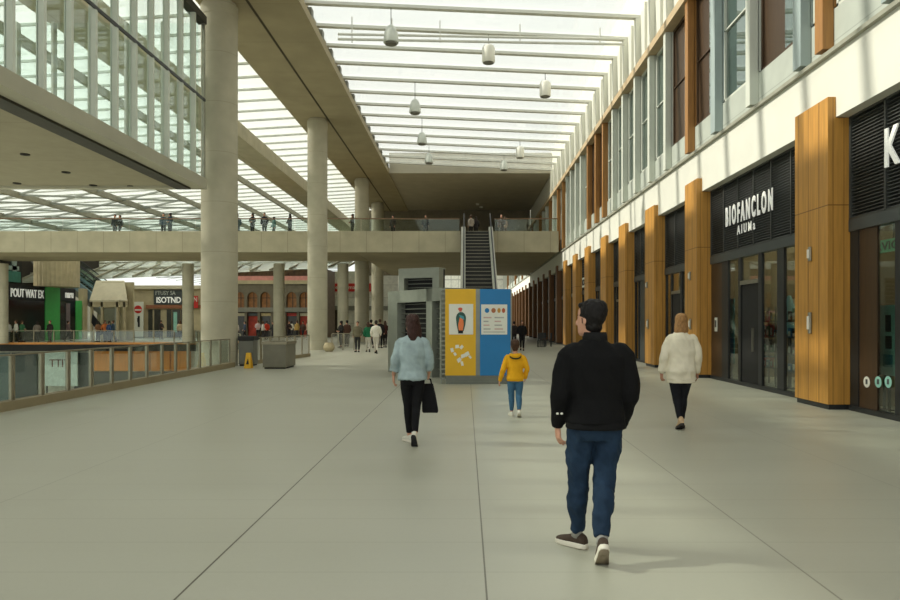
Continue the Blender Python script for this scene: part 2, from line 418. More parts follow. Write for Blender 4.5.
# far ends
g = MB(); g.box(-6,12,131.6,132,0,13); struct('wall_far', g, mat('far_white_wall', (226,226,214), .7, lines=[('X',1.4,.10,0,(170,172,164),.8),('Z',2.4,.2,0,(176,176,168),.8)]))
g = MB(); g.box(-64.2,-64,-6,132,-5,8); struct('wall_left', g, mat('left_far_wall', (170,166,150), .8))
g = MB(); g.box(-64,-6,131.6,132,0,8); struct('wall_far_left', g, mat('far_left_wall', (196,194,180), .8, lines=[('X',1.8,.2,0,(120,122,112),.8)]))

# ================================================================== COLUMNS
def column(label, x, y, r, z0, z1, cap=True, mname=CONC_COL):
    root = thing('column', label, 'column', (x,y,z0), 'round concrete columns', 'thing')
    m = MB(); m.lathe([(r,z0),(r,z1-.55)], (x,y,0), 40); m.build('shaft', mname, root, smooth=True)
    if cap:
        m = MB(); m.lathe([(r,z1-.55),(r+.015,z1-.55),(r+.015,z1-.12),(r-.05,z1-.10),(r-.05,z1)], (x,y,0), 40); m.build('capital', mname, root, smooth=True)
    return root
column('thickest round concrete column, rising beside the glazed gallery box behind the glass railing', PX(219.5,26.4), 26.4, .66, -5, 13.645)
column('tall round concrete column in front of the footbridge, beside the end of the railing', PX(317.5,41.5), 41.5, .58, 0, 13.645)
column('round concrete column passing up behind the footbridge, third in the tall row', PX(362,58.8), 58.8, .60, 0, 13.645)
column('round concrete column at the back of the footbridge, fourth in the tall row', PX(377.5,70.5), 70.5, .60, 0, 13.645)
for px, lab in ((188,'slim round column under the footbridge, nearest the thickest column'),(279,'slim round column under the footbridge in front of the arched shop windows'),(343,'slim round column under the footbridge beside the red shop sign'),(2,'slim round column under the footbridge at the far end by the lettered shop')):
    column(lab, PX(px,54), 54, .42, 0, 6.7, False)

# ================================================================== FOOTBRIDGE + upper deck
BY = 50.6
br = thing('footbridge', 'wide concrete footbridge crossing the whole hall below the skylight', 'footbridge', (0,BY,6.7), kind='thing')
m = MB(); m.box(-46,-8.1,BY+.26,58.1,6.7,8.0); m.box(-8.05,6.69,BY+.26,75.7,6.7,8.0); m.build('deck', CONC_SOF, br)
m = MB(); m.box(-46,-.4,BY,BY+.26,6.7,8.22); m.box(1.98,6.69,BY,BY+.26,6.7,8.22); m.build('parapet', CONC, br)
bal = thing('balustrade', 'clear glass balustrade with brown handrail along the front edge of the footbridge', 'railing', (0,BY+.1,8.22))
def glass_run(bal, xa, xb, y, z, h, step, gm):
    x = xa
    while x < xb - .1:
        x2 = min(x+step, xb); q = MB(); q.box(x+.03,x2-.03,y,y+.02,z+.04,z+h); q.build('glass_pane', gm, bal); x = x2
glass_run(bal, -46, -.45, BY+.1, 8.22, .88, 2.4, GLASS_RAIL); glass_run(bal, 2.05, 6.66, BY+.1, 8.22, .88, 2.4, GLASS_RAIL)
for a, b_ in ((-46,-.45),(2.05,6.66)):
    m = MB(); m.bar((a,BY+.11,9.13),(b_,BY+.11,9.13),.09,.07); m.build('handrail', HANDRAIL, bal)
m = MB(); m.bar((-46,57.9,9.1),(-9.5,57.9,9.1),.07,.07)
bal2 = thing('balustrade', 'glass balustrade along the rear edge of the footbridge, behind the walkers', 'railing', (-29,57.9,8.0))
m.build('handrail', HANDRAIL, bal2); glass_run(bal2, -46, -9.6, 57.9, 8.0, 1.0, 3.4, GLASS_RAIL)

# ================================================================== ESCALATORS
def escalator(label, x, y0, z0, y1, z1, w, M=None, side=STEEL, skirt=BLACK, n=36):
    """steps rise from (y0,z0) towards (y1,z1); w = step width"""
    root = thing('escalator', label, 'escalator', (x,y0,z0))
    T = M or Matrix.Identity(4)
    def put(m, name, mm, **k):
        m.v = [T @ v for v in m.v]; return m.build(name, mm, root, **k)
    dy, dz = (y1-y0)/n, (z1-z0)/n
    m = MB()
    for i in range(n):
        m.box(x-w/2,x+w/2,y0+i*dy,y0+(i+1)*dy,z0+i*dz-.25,z0+(i+1)*dz)
        m.box(x-w/2,x+w/2,y0+i*dy-.02,y0+i*dy+.07,z0+(i+1)*dz-.03,z0+(i+1)*dz+.005,1)
    put(m, 'steps', [STEP, NOSING])
    d = Vector((0,y1-y0,z1-z0)); L = d.length; d.normalize(); up = Vector((0,-d.z,d.y))
    for s in (-1,1):
        xs = x + s*(w/2+.16)
        m = MB(); m.bar(Vector((xs,y0,z0))-d*.4-up*.1, Vector((xs,y1,z1))+d*.3-up*.1, .30, .75, up); put(m, 'side_panel', side)
        m = MB(); m.bar(Vector((xs-s*.05,y0,z0))-d*.3+up*.72, Vector((xs-s*.05,y1,z1))+d*.4+up*.72, .02, .85, up); put(m, 'glass_side', GLASS)
        m = MB(); m.bar(Vector((xs-s*.05,y0,z0))-d*.4+up*1.18, Vector((xs-s*.05,y1,z1))+d*.5+up*1.18, .09, .08, up); put(m, 'handrail', RUBBER)
    m = MB(); m.bar(Vector((x,y0,z0))-d*.3-up*.72, Vector((x,y1,z1))+d*.2-up*.72, w+.6, .5, up); put(m, 'truss', mat('escalator_truss', (112,112,102), .6, .2))
    return root
escalator('straight dark-stepped escalator rising from behind the kiosk to the footbridge', .79, 36.6, 0, 50.3, 8.12, 1.64, n=30)
for k, (y, lab) in enumerate(((69.75,'blue-sided escalator climbing behind the sloped canopy, the nearer of the two'),(71.65,'blue-sided escalator climbing behind the sloped canopy, the farther of the two'))):
    T = Matrix.Translation((-35.5,y,3.2)) @ Matrix.Rotation(math.radians(90),4,'Z')
    er = escalator(lab, 0, 0, 0, 6.6, 5.0, 1.2, T, ESCBLUE, n=24)
    er.location = (0,0,0)
    q = MB(); q.box(-36.5,-35.3,y-.5,y+.5,0,2.6); q.build('support', CONC, er)

# ================================================================== GLAZED GALLERY BOX (upper left)
GX = -9.33; GE = 25.2
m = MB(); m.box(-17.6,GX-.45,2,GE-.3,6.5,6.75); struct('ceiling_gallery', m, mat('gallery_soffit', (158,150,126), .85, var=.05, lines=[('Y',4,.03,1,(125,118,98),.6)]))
m = MB(); m.box(GX-.45,GX,2,GE,6.42,6.80); m.box(-17.6,GX-.45,GE-.3,GE,6.42,6.80); struct('trim_11', m, LEDGE)
m = MB(); m.box(GX-.95,GX-.46,2,GE-.3,6.36,6.50); struct('trim_12', m, SHADOWGAP_METAL)  # dark strip painted in place of the shadow gap behind the ledge
m = MB(); m.box(-17.6,GX-.2,2,GE-.2,6.76,6.82); struct('floor_gallery', m, LEDGE)
cw = sroot('window_1', (GX,2,6.8))
MY = [24.2-1.08*k for k in range(20)]
ZT = 9.6; ZTOP = 12.35
for k, y in enumerate(MY[:-1]):
    m = MB(); m.box(GX-.20,GX-.02,y-.05,y+.05,6.8,ZTOP); m.build('mullion', FINWHITE, cw)
    for z0, z1 in ((6.82,ZT-.06),(ZT+.06,ZTOP)):
        m = MB(); m.box(GX-.17,GX-.15,y-1.03,y-.05,z0,z1); m.build('pane', GLASS_CURT, cw)
m = MB(); m.box(GX-.20,GX-.18,24.25,GE-.1,6.82,ZTOP); m.build('pane', GLASS_CURT, cw)
m = MB(); m.box(GX-.06,GX-.01,2,GE-.08,ZT-.045,ZT+.045); m.build('transom', BLACKMET, cw)
m = MB(); m.box(GX-.30,GX,2,GE,ZTOP,ZTOP+.28); m.build('top_rail', SHADOWGAP_METAL, cw)
m = MB(); m.box(GX-.14,GX-.04,GE-.14,GE-.04,6.8,ZTOP); m.build('corner_post', STEEL, cw)
x = GX-.2
for k in range(6):
    m = MB(); m.box(x-1.25,x-.05,GE-.16,GE-.14,6.82,ZTOP); m.build('pane', GLASS_CURT, cw)
    m = MB(); m.box(x-1.34,x-1.26,GE-.28,GE-.05,6.8,ZTOP); m.build('mullion', FINWHITE, cw); x -= 1.3
# downlights in the gallery soffit
for k, (px, py) in enumerate(((17,183),(25,154),(66,172),(93,185),(131,186))):
    Y = (6.5-EYE)*F/(HY-py); X = PX(px,Y)
    r = thing('downlight', f'small round recessed downlight in the gallery soffit, {ORD[k]} counting in from the outer corner', 'light', (X,Y,6.5), 'downlights in the gallery soffit')
    m = MB(); m.lathe([(.13,6.47),(.13,6.5),(.09,6.5),(.09,6.47)], (X,Y,0), 16); m.build('ring', SHADOWGAP_METAL, r)
    m = MB(); m.lathe([(.088,6.475),(.088,6.5)], (X,Y,0), 16); m.build('lens', LAMPIN, r)

# ================================================================== RIGHT FACADE: pillars, fins, windows, shopfronts
PIL = [(5.2,6.5),(13.15,14.47),(20.6,21.75),(25.3,26.6),(29.9,31.2),(34.1,35.4),(38.9,40.2),(43.4,44.7),(47.9,49.1)]
y = 52.6
while y < 128: PIL.append((y,y+.55)); y += 4.6
for k, (a, b_) in enumerate(PIL):
    if k == 1: lab = 'broad oak-clad pillar between the black K shopfront and the white-lettered shopfront'
    elif k == 2: lab = 'oak-clad pillar at the far end of the white-lettered shopfront'
    elif k == 0: lab = 'oak-clad pillar on the near side of the black K shopfront'
    else: lab = f'oak-clad pillar along the shopfronts, {ORD[k-3]} one past the cream-jacketed woman'
    r = thing('pillar', lab, 'pillar', (PW+.3,(a+b_)/2,0), 'oak-clad pillars between the shopfronts', 'thing')
    top = 5.88
    m = MB(); m.box(PW,SHOPX+.5,a,b_,.10,5.49); m.box(PW,BANDX-.004,a,b_,5.49,top); m.build('cladding', WOOD if a < 50 else mat('oak_cladding_shaded', (120,80,42), .5, var=.16, scale=2.2, stretch=(6,6,.5)), r)  # far pillars: same oak, darkened in colour for the shade under the deck
    m = MB(); m.box(PW+.03,SHOPX+.45,a+.03,b_-.03,0,.10); m.build('plinth', BLACKMET, r)
    m = MB(); m.box(SHOPX+.5,10.8,(a+b_)/2-.1,(a+b_)/2+.1,0,5.5); struct('wall_shop', m, SHOPWALL)
# fixtures on the near pillars
def wall_fixture(label, name, cat, y, z, h):
    r = thing(name, label, cat, (PW,y,z))
    m = MB(); m.box(PW-.05,PW,y-.045,y+.045,z-h/2,z+h/2); m.build('housing', STEEL, r, bevel=.015)
    m = MB(); m.box(PW-.075,PW-.049,y-.032,y+.032,z-h*.3,z+h*.32); m.build('cover', LAMPW, r, bevel=.01)
for (px, py, h, k) in ((811,254,.28,'upper white wall lamp on the broad oak pillar beside the K shopfront'),(811,323,.42,'lower white intercom panel on the broad oak pillar beside the K shopfront')):
    Y = PW*F/(px-CX); wall_fixture(k, 'wall_lamp' if 'lamp' in k else 'mounted_intercom', 'wall lamp' if 'lamp' in k else 'intercom', Y, PZ(py,Y), h)
for (px, py, h, k) in ((690.5,276,.26,'small grey wall lamp high on the pillar beyond the white-lettered shopfront'),(691,324,.32,'white intercom panel on the pillar beyond the white-lettered shopfront'),(647.5,285,.24,'small grey wall lamp on the pillar left of the cream-jacketed woman'),(648.5,324,.36,'white intercom panel on the pillar left of the cream-jacketed woman')):
    Y = PW*F/(px-CX); wall_fixture(k, 'wall_lamp' if 'lamp' in k else 'mounted_intercom', 'wall lamp' if 'lamp' in k else 'intercom', Y, PZ(py,Y), h)
FINS = [(8.0,'w'),(11.3,'b'),(13.5,'o'),(14.4,'b'),(16.9,'w'),(19.3,'b'),(21.6,'o'),(24.0,'w'),(26.1,'w'),(28.3,'w'),(30.5,'w'),(32.6,'w'),(34.9,'o'),(36.9,'o'),(39.3,'o'),(41.7,'w'),(43.6,'w'),(45.7,'w'),(47.6,'w'),(49.5,'o'),(52.2,'o'),(54.8,'w'),(57.4,'o'),(60,'w'),(62.6,'w'),(65.2,'o'),(67.8,'w'),(70.4,'w'),(73,'o'),(80,'w'),(86,'o'),(92,'w'),(98,'o'),(104,'w'),(110,'w'),(116,'o'),(122,'w'),(128,'w')]
cnt = {'o':0,'w':0,'b':0}
for k, (y, c) in enumerate(FINS):
    nm = {'o':'orange wooden','w':'white','b':'blue-grey'}[c]
    m = MB(); t = {'o':.15,'w':.13,'b':.17}[c]; m.box(6.80,7.015,y-t,y+t,6.86,11.54); m.box(7.0,7.1,y-t,y+t,7.66,11.54)
    o = m.build('facade_fin', {'o':WOOD_FIN,'w':FINWHITE,'b':FINBLUE}[c], loc=(6.9,y,6.86))
    tag(o, f'{nm} vertical fin on the upper facade, {ORD[cnt[c]]} such from the near end', 'fin', 'vertical fins on the upper facade', 'thing'); cnt[c] += 1
BROWNWIN = {5:'dark',6:'half',12:'full',13:'full',3:'half'}
for k in range(len(FINS)-1):
    ya, yb = FINS[k][0]+.18, FINS[k+1][0]-.18
    if ya > 75: continue
    r = sroot(f'window_{k+2}', (7.2,(ya+yb)/2,7.62))
    m = MB()
    for (a0,a1,b0,b1) in ((ya,ya+.07,7.62,11.55),(yb-.07,yb,7.62,11.55),(ya,yb,7.62,7.70),(ya,yb,11.45,11.55),(ya,yb,9.55,9.59)): m.box(7.05,7.2,a0,a1,b0,b1)
    fr = m.build('window_frame', BROWN if k in BROWNWIN else FINWHITE, r)
    w_ = (yb-ya)
    kind = BROWNWIN.get(k)
    if kind == 'full': pan = (ya+.07,yb-.07)
    elif kind == 'half': pan = (yb-.07-w_*.5,yb-.07)
    elif kind == 'dark': pan = (ya+.07+w_*.45,yb-.07)
    else: pan = None
    if pan:
        m = MB(); m.box(7.10,7.16,pan[0],pan[1],7.70,11.45); m.build('wood_panel', BROWN, r)
    g0, g1 = ya+.07, yb-.07
    if kind in ('half',): g1 = pan[0]
    if kind == 'dark': g1 = pan[0]
    if kind != 'full':
        m = MB(); m.box(7.10,7.12,g0,g1,7.70,11.45); m.build('pane', GLASS_WIN, r)

def shopfront(k, ya, yb, layout, lab, near):
    """layout: list of (y0,y1,kind) between ya and yb; kinds pane/door/wood/mullion"""
    r = thing('shopfront', lab, 'shopfront', (SHOPX,(ya+yb)/2,0), kind='thing')
    m = MB(); m.box(SHOPX+.10,SHOPX+.14,ya,yb,3.55,5.5,0); m.build('louvre_backing', BLACK, r)
    m = MB(); sp = .062 if near else .15; z = 3.6
    while z < 5.46: m.bar((SHOPX+.05,ya,z),(SHOPX+.05,yb,z),.05,.016,(.35,0,1)); z += sp
    m.build('louvre_slats', LOUVRE, r)
    m = MB(); y = ya+.04; n = max(2, int((yb-ya)/1.0)); 
    for i in range(n+1):
        yy = ya + (yb-ya)*i/n; m.box(SHOPX+.0,SHOPX+.10,yy-.025,yy+.025,3.55,5.5)
    m.box(SHOPX+.0,SHOPX+.10,ya,yb,5.46,5.5); m.box(SHOPX+.0,SHOPX+.10,ya,yb,3.55,3.59)
    m.build('louvre_frame', LOUVRE, r)
    m = MB(); m.box(SHOPX-.02,SHOPX+.16,ya,yb,3.34,3.55); m.build('lintel', LINTEL, r)
    m = MB(); m.box(SHOPX-.02,SHOPX+.16,ya,yb,0,.09); m.build('threshold', BLACKMET, r)
    for (a, b_, kind) in layout:
        if kind == 'mullion':
            m = MB(); m.box(SHOPX+.01,SHOPX+.075,a,b_,.09,3.34); m.build('mullion', BLACKMET, r)
        elif kind == 'pane':
            m = MB(); m.box(SHOPX+.05,SHOPX+.07,a,b_,.09,3.34); m.build('pane', GLASS_SHOP, r)
        elif kind == 'wood':
            m = MB(); m.box(SHOPX+.03,SHOPX+.09,a,b_,.09,3.34); m.build('wood_panel', BROWN, r)
        elif kind == 'dark':
            m = MB(); m.box(SHOPX+.05,SHOPX+.09,a,b_,.09,3.34); m.build('dark_panel', LINTEL, r)
        elif kind == 'door':
            m = MB(); m.box(SHOPX-.01,SHOPX+.14,a,b_,2.62,2.72); m.build('door_head', STEEL, r)
            m = MB(); m.box(SHOPX+.05,SHOPX+.07,a,b_,2.72,3.34); m.build('pane', GLASS_SHOP, r)
            m = MB(); m.box(SHOPX+.04,SHOPX+.09,a+.02,b_-.02,.09,2.62); d = m.build('door', BLACK, r)
            ym = a+(b_-a)*.3
            m = MB(); m.box(SHOPX-.01,SHOPX+.04,ym-.02,ym+.02,.9,1.5); m.build('door_handle', STEEL, d)
    return r
# big lettered shop
big = shopfront(0, 14.50, 20.57, [(14.47,15.3,'pane'),(15.3,15.9,'pane'),(15.86,16.2,'mullion'),(16.2,17.05,'pane'),(17.05,17.25,'mullion'),(17.25,18.35,'door'),(18.35,18.52,'mullion'),(18.52,19.25,'pane'),(19.25,19.7,'mullion'),(19.7,20.6,'wood')],
    'wide black shopfront with white lettered sign above a dark door', True)
t = text_mb('B I O F A N C L O N', 2.95, .54, (SHOPX-.02,19.3,4.26), (0,-1,0), (0,0,1), .015, bold=.035); t.build('sign_lettering', LETTER, big)
t = text_mb('A I U M a', 1.15, .24, (SHOPX-.02,18.5,3.95), (0,-1,0), (0,0,1), .012, bold=.012); t.build('sign_lettering', LETTER, big)
ks = shopfront(1, 6.53, 13.12, [(6.5,8.2,'pane'),(8.2,8.4,'mullion'),(8.4,10.9,'pane'),(10.9,11.75,'mullion'),(11.75,12.3,'pane'),(12.3,12.85,'wood'),(12.85,13.12,'mullion')],
    'black louvred shopfront with a big white letter K at the near end', True)
t = text_mb('K', .42, .66, (SHOPX-.02,11.95,4.28), (0,-1,0), (0,0,1), .03, bold=.02); t.build('sign_lettering', LETTER, ks)
for k in range(2, len(PIL)-1):
    ya, yb = PIL[k][1]+.03, PIL[k+1][0]-.03; L = yb-ya
    lay = [(ya,ya+.15,'mullion'),(ya+.15,ya+L*.45,'pane'),(ya+L*.45,ya+L*.5,'mullion'),(ya+L*.5,ya+L*.78,'dark' if k % 2 else 'door'),(ya+L*.78,ya+L*.82,'mullion'),(ya+L*.82,yb-.1,'pane'),(yb-.1,yb,'mullion')]
    sf = shopfront(k, ya, yb, lay, f'narrow dark shopfront between oak pillars, {ORD[k-2]} one past the white-lettered shopfront', k < 6)
    if k == 6:
        q = MB(); q.box(SHOPX-.06,SHOPX-.01,yb-1.9,yb-.35,3.75,4.35); sg = q.build('sign_board', PAPER, sf)
        t = text_mb('IOIE', 1.2, .36, (SHOPX-.065,yb-.55,3.87), (0,-1,0), (0,0,1), .02, bold=.02); t.build('sign_lettering', BLACK, sg)

# things in the shop windows -----------------------------------------------------
def flat_sign(name, label, cat, y0, y1, z0, z1, x, m_, group=None, th=.02, parts=()):
    r = thing(name, label, cat, (x,(y0+y1)/2,z0), group)
    q = MB(); q.box(x,x+th,y0,y1,z0,z1); q.build('board', m_, r)
    for (nm, a0, a1, b0, b1, mm) in parts:
        q = MB(); q.box(x-.006,x,y0+(y1-y0)*a0,y0+(y1-y0)*a1,z0+(z1-z0)*b0,z0+(z1-z0)*b1); q.build(nm, mm, r)
    return r
def stand(r, x, y, z0):
    q = MB(); q.box(x+.02,x+.06,y-.02,y+.02,0,z0+.1); q.box(x-.03,x+.16,y-.15,y+.15,0,.02); q.build('stand', BLACKMET, r)
r = flat_sign('poster', 'tall mint poster with dark prints behind the K shop window', 'poster', 12.22,12.68,.70,1.95, SHOPX+.3, MINT, parts=[('printed_figure',.25,.6,.62,.86,BLACK),('printed_block',.2,.6,.38,.56,LINTEL),('printed_dots',.15,.75,.12,.3,TEAL)])
stand(r, SHOPX+.3, 12.45, .70)
r = flat_sign('poster', 'dark purple poster standing behind the mint one in the K shop window', 'poster', 12.95,13.3,.8,1.9, SHOPX+.6, PURPLE); stand(r, SHOPX+.6, 13.1, .8)
for k, (px, mm) in enumerate(((866.5,PAPER),(878,MINT),(888,MINT))):
    Y = (SHOPX+.02)*F/(px-CX); q = MB(); z = PZ(382,Y)
    xx = SHOPX+.025
    q.loft([[(xx-.004,Y+.10*math.cos(a*.3927),z+.10*math.sin(a*.3927)) for a in range(16)],[(xx,Y+.10*math.cos(a*.3927),z+.10*math.sin(a*.3927)) for a in range(16)]])
    r = thing('window_sticker', ['round white sticker low on the brown panel of the K shopfront','round mint sticker low on the K shop glass, the middle of three','round mint sticker low on the K shop glass, nearest the glass edge'][k], 'sticker', (xx,Y,z), 'round stickers on the K shopfront')
    q.build('disc', mm, r); q = MB(); q.box(xx-.007,xx-.003,Y-.03,Y+.03,z-.04,z+.05); q.build('symbol', LINTEL, r)
r = thing('hanging_sign', 'green lettered sign hanging inside the K shop', 'sign', (SHOPX+.8,13.4,2.95))
q = MB(); q.box(SHOPX+.8,SHOPX+.84,12.9,14.1,2.98,3.22); q.build('board', EXITGREEN, r)
t = text_mb('SERVICE', 1.2, .16, (SHOPX+.795,13.95,3.02), (0,-1,0), (0,0,1), .01, bold=.01); t.build('lettering', LINTEL, r)
q = MB(); q.box(SHOPX+.81,SHOPX+.83,13.1,13.12,3.22,5.5); q.box(SHOPX+.81,SHOPX+.83,13.6,13.62,3.22,5.5); q.build('hanger', BLACKMET, r)
r = flat_sign('poster', 'tall pale blue poster on the narrow glass left of the dark shop door', 'poster', 19.3,19.85,.5,2.3, SHOPX+.2, TEAL, parts=[('printed_panel',.1,.9,.5,.95,MINT),('printed_block',.1,.6,.1,.4,BLUE)]); stand(r, SHOPX+.2, 19.55, .5)
r = flat_sign('notice', 'white notice on the brown panel at the far end of the lettered shopfront', 'notice', 20.1,20.28,1.38,1.78, SHOPX+.01, PAPER, parts=[('text_block',.2,.8,.3,.8,LINTEL)])
r = flat_sign('poster', 'white framed poster deep inside the lettered shop', 'poster', 18.9,19.6,1.5,2.3, SHOPX+1.9, PAPER, parts=[('printed_block',.15,.8,.2,.7,LINTEL)]); stand(r, SHOPX+1.9, 19.2, 1.5)
# pale blue top on a hanger stand
r = thing('dress_form', 'pale blue top on a stand behind the shop glass next to the broad oak pillar', 'mannequin', (SHOPX+.8,17.3,0))
q = MB(); q.tube([(SHOPX+.8,17.3,1.35),(SHOPX+.8,17.3,1.6),(SHOPX+.8,17.3,1.95),(SHOPX+.8,17.3,2.15),(SHOPX+.8,17.3,2.3)], [(.12,.2),(.11,.16),(.12,.2),(.08,.14),(.04,.05)], 16); q.build('torso', mat('pale_blue_cloth',(150,205,215),.8), r, smooth=True)
q = MB(); q.box(SHOPX+.78,SHOPX+.82,17.28,17.32,.03,1.36); q.lathe([(.18,0),(.18,.03)], (SHOPX+.8,17.3,0), 16); q.build('stand', BLACKMET, r)
# shelf units with goods
cols = [(190,60,50),(60,110,150),(220,200,150),(80,70,60),(200,150,170),(230,225,210),(70,130,100),(40,40,50)]
CM = [mat(f'goods_{i}', c, .6, var=.2, scale=8) for i, c in enumerate(cols)]
cname = ['red','blue','tan','brown','pink','white','green','black']
for sx, sy, where in ((SHOPX+.9,18.3,'near'),(SHOPX+1.2,19.4,'far'),(SHOPX+.7,16.4,'front')):
    r = thing('display_shelf', f'{where} black display shelf unit inside the lettered shop, loaded with small goods', 'shelf', (sx,sy,0), 'display shelves inside the lettered shop')
    for s in (-.45,.45):
        for dx in (-.19,.19):
            q = MB(); q.box(sx+dx-.015,sx+dx+.015,sy+s-.015,sy+s+.015,0,2.05); q.build('upright', BLACKMET, r)
    for i, z in enumerate((.45,.85,1.25,1.65)):
        q = MB(); q.box(sx-.2,sx+.2,sy-.46,sy+.46,z,z+.03); q.build('shelf_board', BLACKMET, r)
        for j in range(4):
            h = random.uniform(.16,.34); yy = sy-.34+.225*j; ci = random.randrange(8)
            q = MB(); q.box(sx-.16,sx+.1,yy-.08,yy+.08,z+.03,z+.03+h); q.box(sx-.165,sx-.16,yy-.05,yy+.05,z+.06,z+.02+h*.7,1)
            o = q.build('product_box', [CM[ci],PAPER], loc=(sx,yy,z+.03))
            tag(o, f'{cname[ci]} boxed item, {ORD[j]} along the {["lowest","second","third","top"][i]} shelf of the {where} unit', 'box', 'boxed goods on the shop shelves')
for k, (y, lab) in enumerate(((16.3,'added lit ceiling panel inside the lettered shop above the shelves'),(19.0,'added lit ceiling panel inside the lettered shop above the open door'),(11.0,'added lit ceiling panel inside the K shop'),(23.5,'added lit ceiling panel inside the first narrow shop'))):
    r = thing('added_ceiling_light', lab, 'light', (9.0,y,5.5), 'added lit panels on the shop ceilings')  # made-up panel lamps, added to brighten the shop interiors
    q = MB(); q.box(8.5,9.5,y-.92,y+.92,5.44,5.5); q.build('frame', STEEL, r)
    q = MB(); q.box(8.55,9.45,y-.87,y+.87,5.42,5.44); q.build('diffuser', mat('added_lit_panel',(255,244,220),.5,emit=((255,240,205),20.0)), r)
r = flat_sign('poster', 'dark blue and teal poster in the narrow shop behind the cream-jacketed woman', 'poster', 22.6,23.3,1.5,3.0, SHOPX+.6, PURPLE, parts=[('printed_panel',.2,.8,.05,.3,MINT)]); stand(r, SHOPX+.6, 23.0, 1.5)

# ================================================================== GLASS RAILING round the opening
rail = thing('railing', 'long glass railing with flat metal posts along the near side of the floor opening', 'railing', (-8.62,6,0), kind='thing')
RP = [Vector((-8.6,5.0,0)), Vector((-8.6,25.6,0))]
m = MB(); m.box(-8.72,-8.48,4.8,25.7,0,.17); m.build('kerb', mat('rail_kerb', (140,128,98), .6, var=.06), rail)
y = 13.26 - .935*8; ys = []
while y < 25.8: ys.append(y); y += .935
for y in ys:
    m = MB(); m.box(-8.63,-8.575,y-.055,y-.02,.17,1.03); m.box(-8.63,-8.575,y+.02,y+.055,.17,1.03); m.box(-8.62,-8.585,y-.02,y+.02,.17,.3); m.build('post', METAL, rail)
for a, b_ in zip(ys[:-1], ys[1:]):
    m = MB(); m.box(-8.612,-8.596,a+.07,b_-.07,.20,1.00); m.build('glass_pane', GLASS_RAIL, rail)
m = MB(); m.bar((-8.6,ys[0],1.03),(-8.6,ys[-1],1.03),.05,.03); m.build('handrail', METAL, rail)
def rail_run(label, pts, h=1.0, step=.95, kerb=True, balusters=False):
    r = thing('railing', label, 'railing', pts[0])
    pts = [Vector(p) for p in pts]
    for a, b_ in zip(pts[:-1], pts[1:]):
        d = b_-a; L = d.length; d.normalize(); n = max(1, round(L/step)); z = Vector((0,0,1))
        if kerb:
            m = MB(); m.bar(a+z*.07,b_+z*.07,.18,.14); m.build('kerb', MATS['rail_kerb'], r)
        for i in range(n+1):
            p = a + d*(L*i/n); m = MB(); m.bar(p+z*.0,p+z*h,.07,.05,d); m.build('post', METAL, r)
        for i in range(n):
            p = a + d*(L*i/n+.05); q = a + d*(L*(i+1)/n-.05); m = MB()
            if balusters:
                k = 7
                for j in range(k): 
                    c = p+(q-p)*((j+.5)/k); m.bar(c+z*.12,c+z*(h-.03),.022,.022,d)
                m.bar(p+z*.12,q+z*.12,.03,.03); m.build('baluster_panel', STEEL, r)
            else:
                m.bar(p+z*(h*.5+.07),q+z*(h*.5+.07),.016,h*.78); m.build('glass_pane', GLASS_RAIL, r)
        m = MB(); m.bar(a+z*(h+.02),b_+z*(h+.02),.06,.04); m.build('handrail', METAL, r)
    return r
rail_run('slim barred railing between the planter box and the tall column', [(-8.35,27.2,0),(-7.55,33.6,0)], 1.0, .9, True, True)
rail_run('glass railing along the slanting far edge of the floor opening', [(-11.9,36.9,0),(-21.0,54.3,0)], 1.0, 1.9)
rail_run('glass railing above the orange-lit edge on the far side of the floor opening', [(-21.3,54.85,0),(-37.0,54.85,0)], .95, 1.6, False)
rail_run('low metal crowd barrier between the tall columns near the waiting group', [(PX(332,41),41.0,0),(PX(354,41),41.0,0)], .95, .55, False, True)

# boxes near the railing
r = thing('planter_box', 'large brown-grey metal box standing at the end of the glass railing', 'planter', (-6.75,25.3,0))
m = MB(); m.box(-7.15,-6.33,24.6,26.0,.05,.92); m.build('body', POTGREY, r, bevel=.02)
m = MB(); m.box(-7.10,-6.38,24.65,25.95,0,.05); m.build('plinth', BLACK, r)
m = MB(); m.box(-7.18,-6.30,24.57,24.63,.86,.96); m.box(-7.18,-6.30,25.97,26.03,.86,.96); m.box(-7.18,-7.12,24.63,25.97,.86,.96); m.box(-6.36,-6.30,24.63,25.97,.86,.96); m.build('rim', METAL, r)
m = MB(); m.box(-7.12,-6.36,24.63,25.97,.90,.93); m.build('top_panel', mat('dark_soil',(74,70,58),.9), r)
r = thing('waste_bin', 'dark metal litter bin block with a slotted top beside the glass railing', 'bin', (-8.27,26.6,0))
m = MB(); m.box(-8.55,-7.99,26.3,26.9,.05,.95); m.build('body', mat('bin_grey',(104,104,94),.5,.3), r, bevel=.02)
m = MB(); m.box(-8.57,-7.97,26.27,26.93,.95,1.12); m.build('lid', BLACK, r, bevel=.02)
m = MB(); m.box(-8.52,-8.02,26.33,26.87,0,.05); m.build('foot', BLACK, r)
xs = PX(249.5,25.1)
r = thing('wet_floor_sign', 'yellow folding wet floor sign standing against the railing kerb', 'floor sign', (xs,25.0,0))
for s in (-1,1):
    m = MB(); m.prism([(xs-.12,25.0+s*.14,0),(xs+.12,25.0+s*.14,0),(xs+.08,25.0+s*.02,.55),(xs-.08,25.0+s*.02,.55)], (0,s*.015,0)); p = m.build('panel', mat('sign_yellow',(232,178,40),.5), r)
    m = MB(); m.prism([(xs-.05,25.0+s*.12,.15),(xs+.05,25.0+s*.12,.15),(xs,25.0+s*.075,.34)], (0,s*.03,0)); m.build('warning_symbol', BLACK, p)
r = thing('floor_pot', 'squat beige pot on the floor in front of the crowd barrier', 'pot', (PX(329,39),39,0))
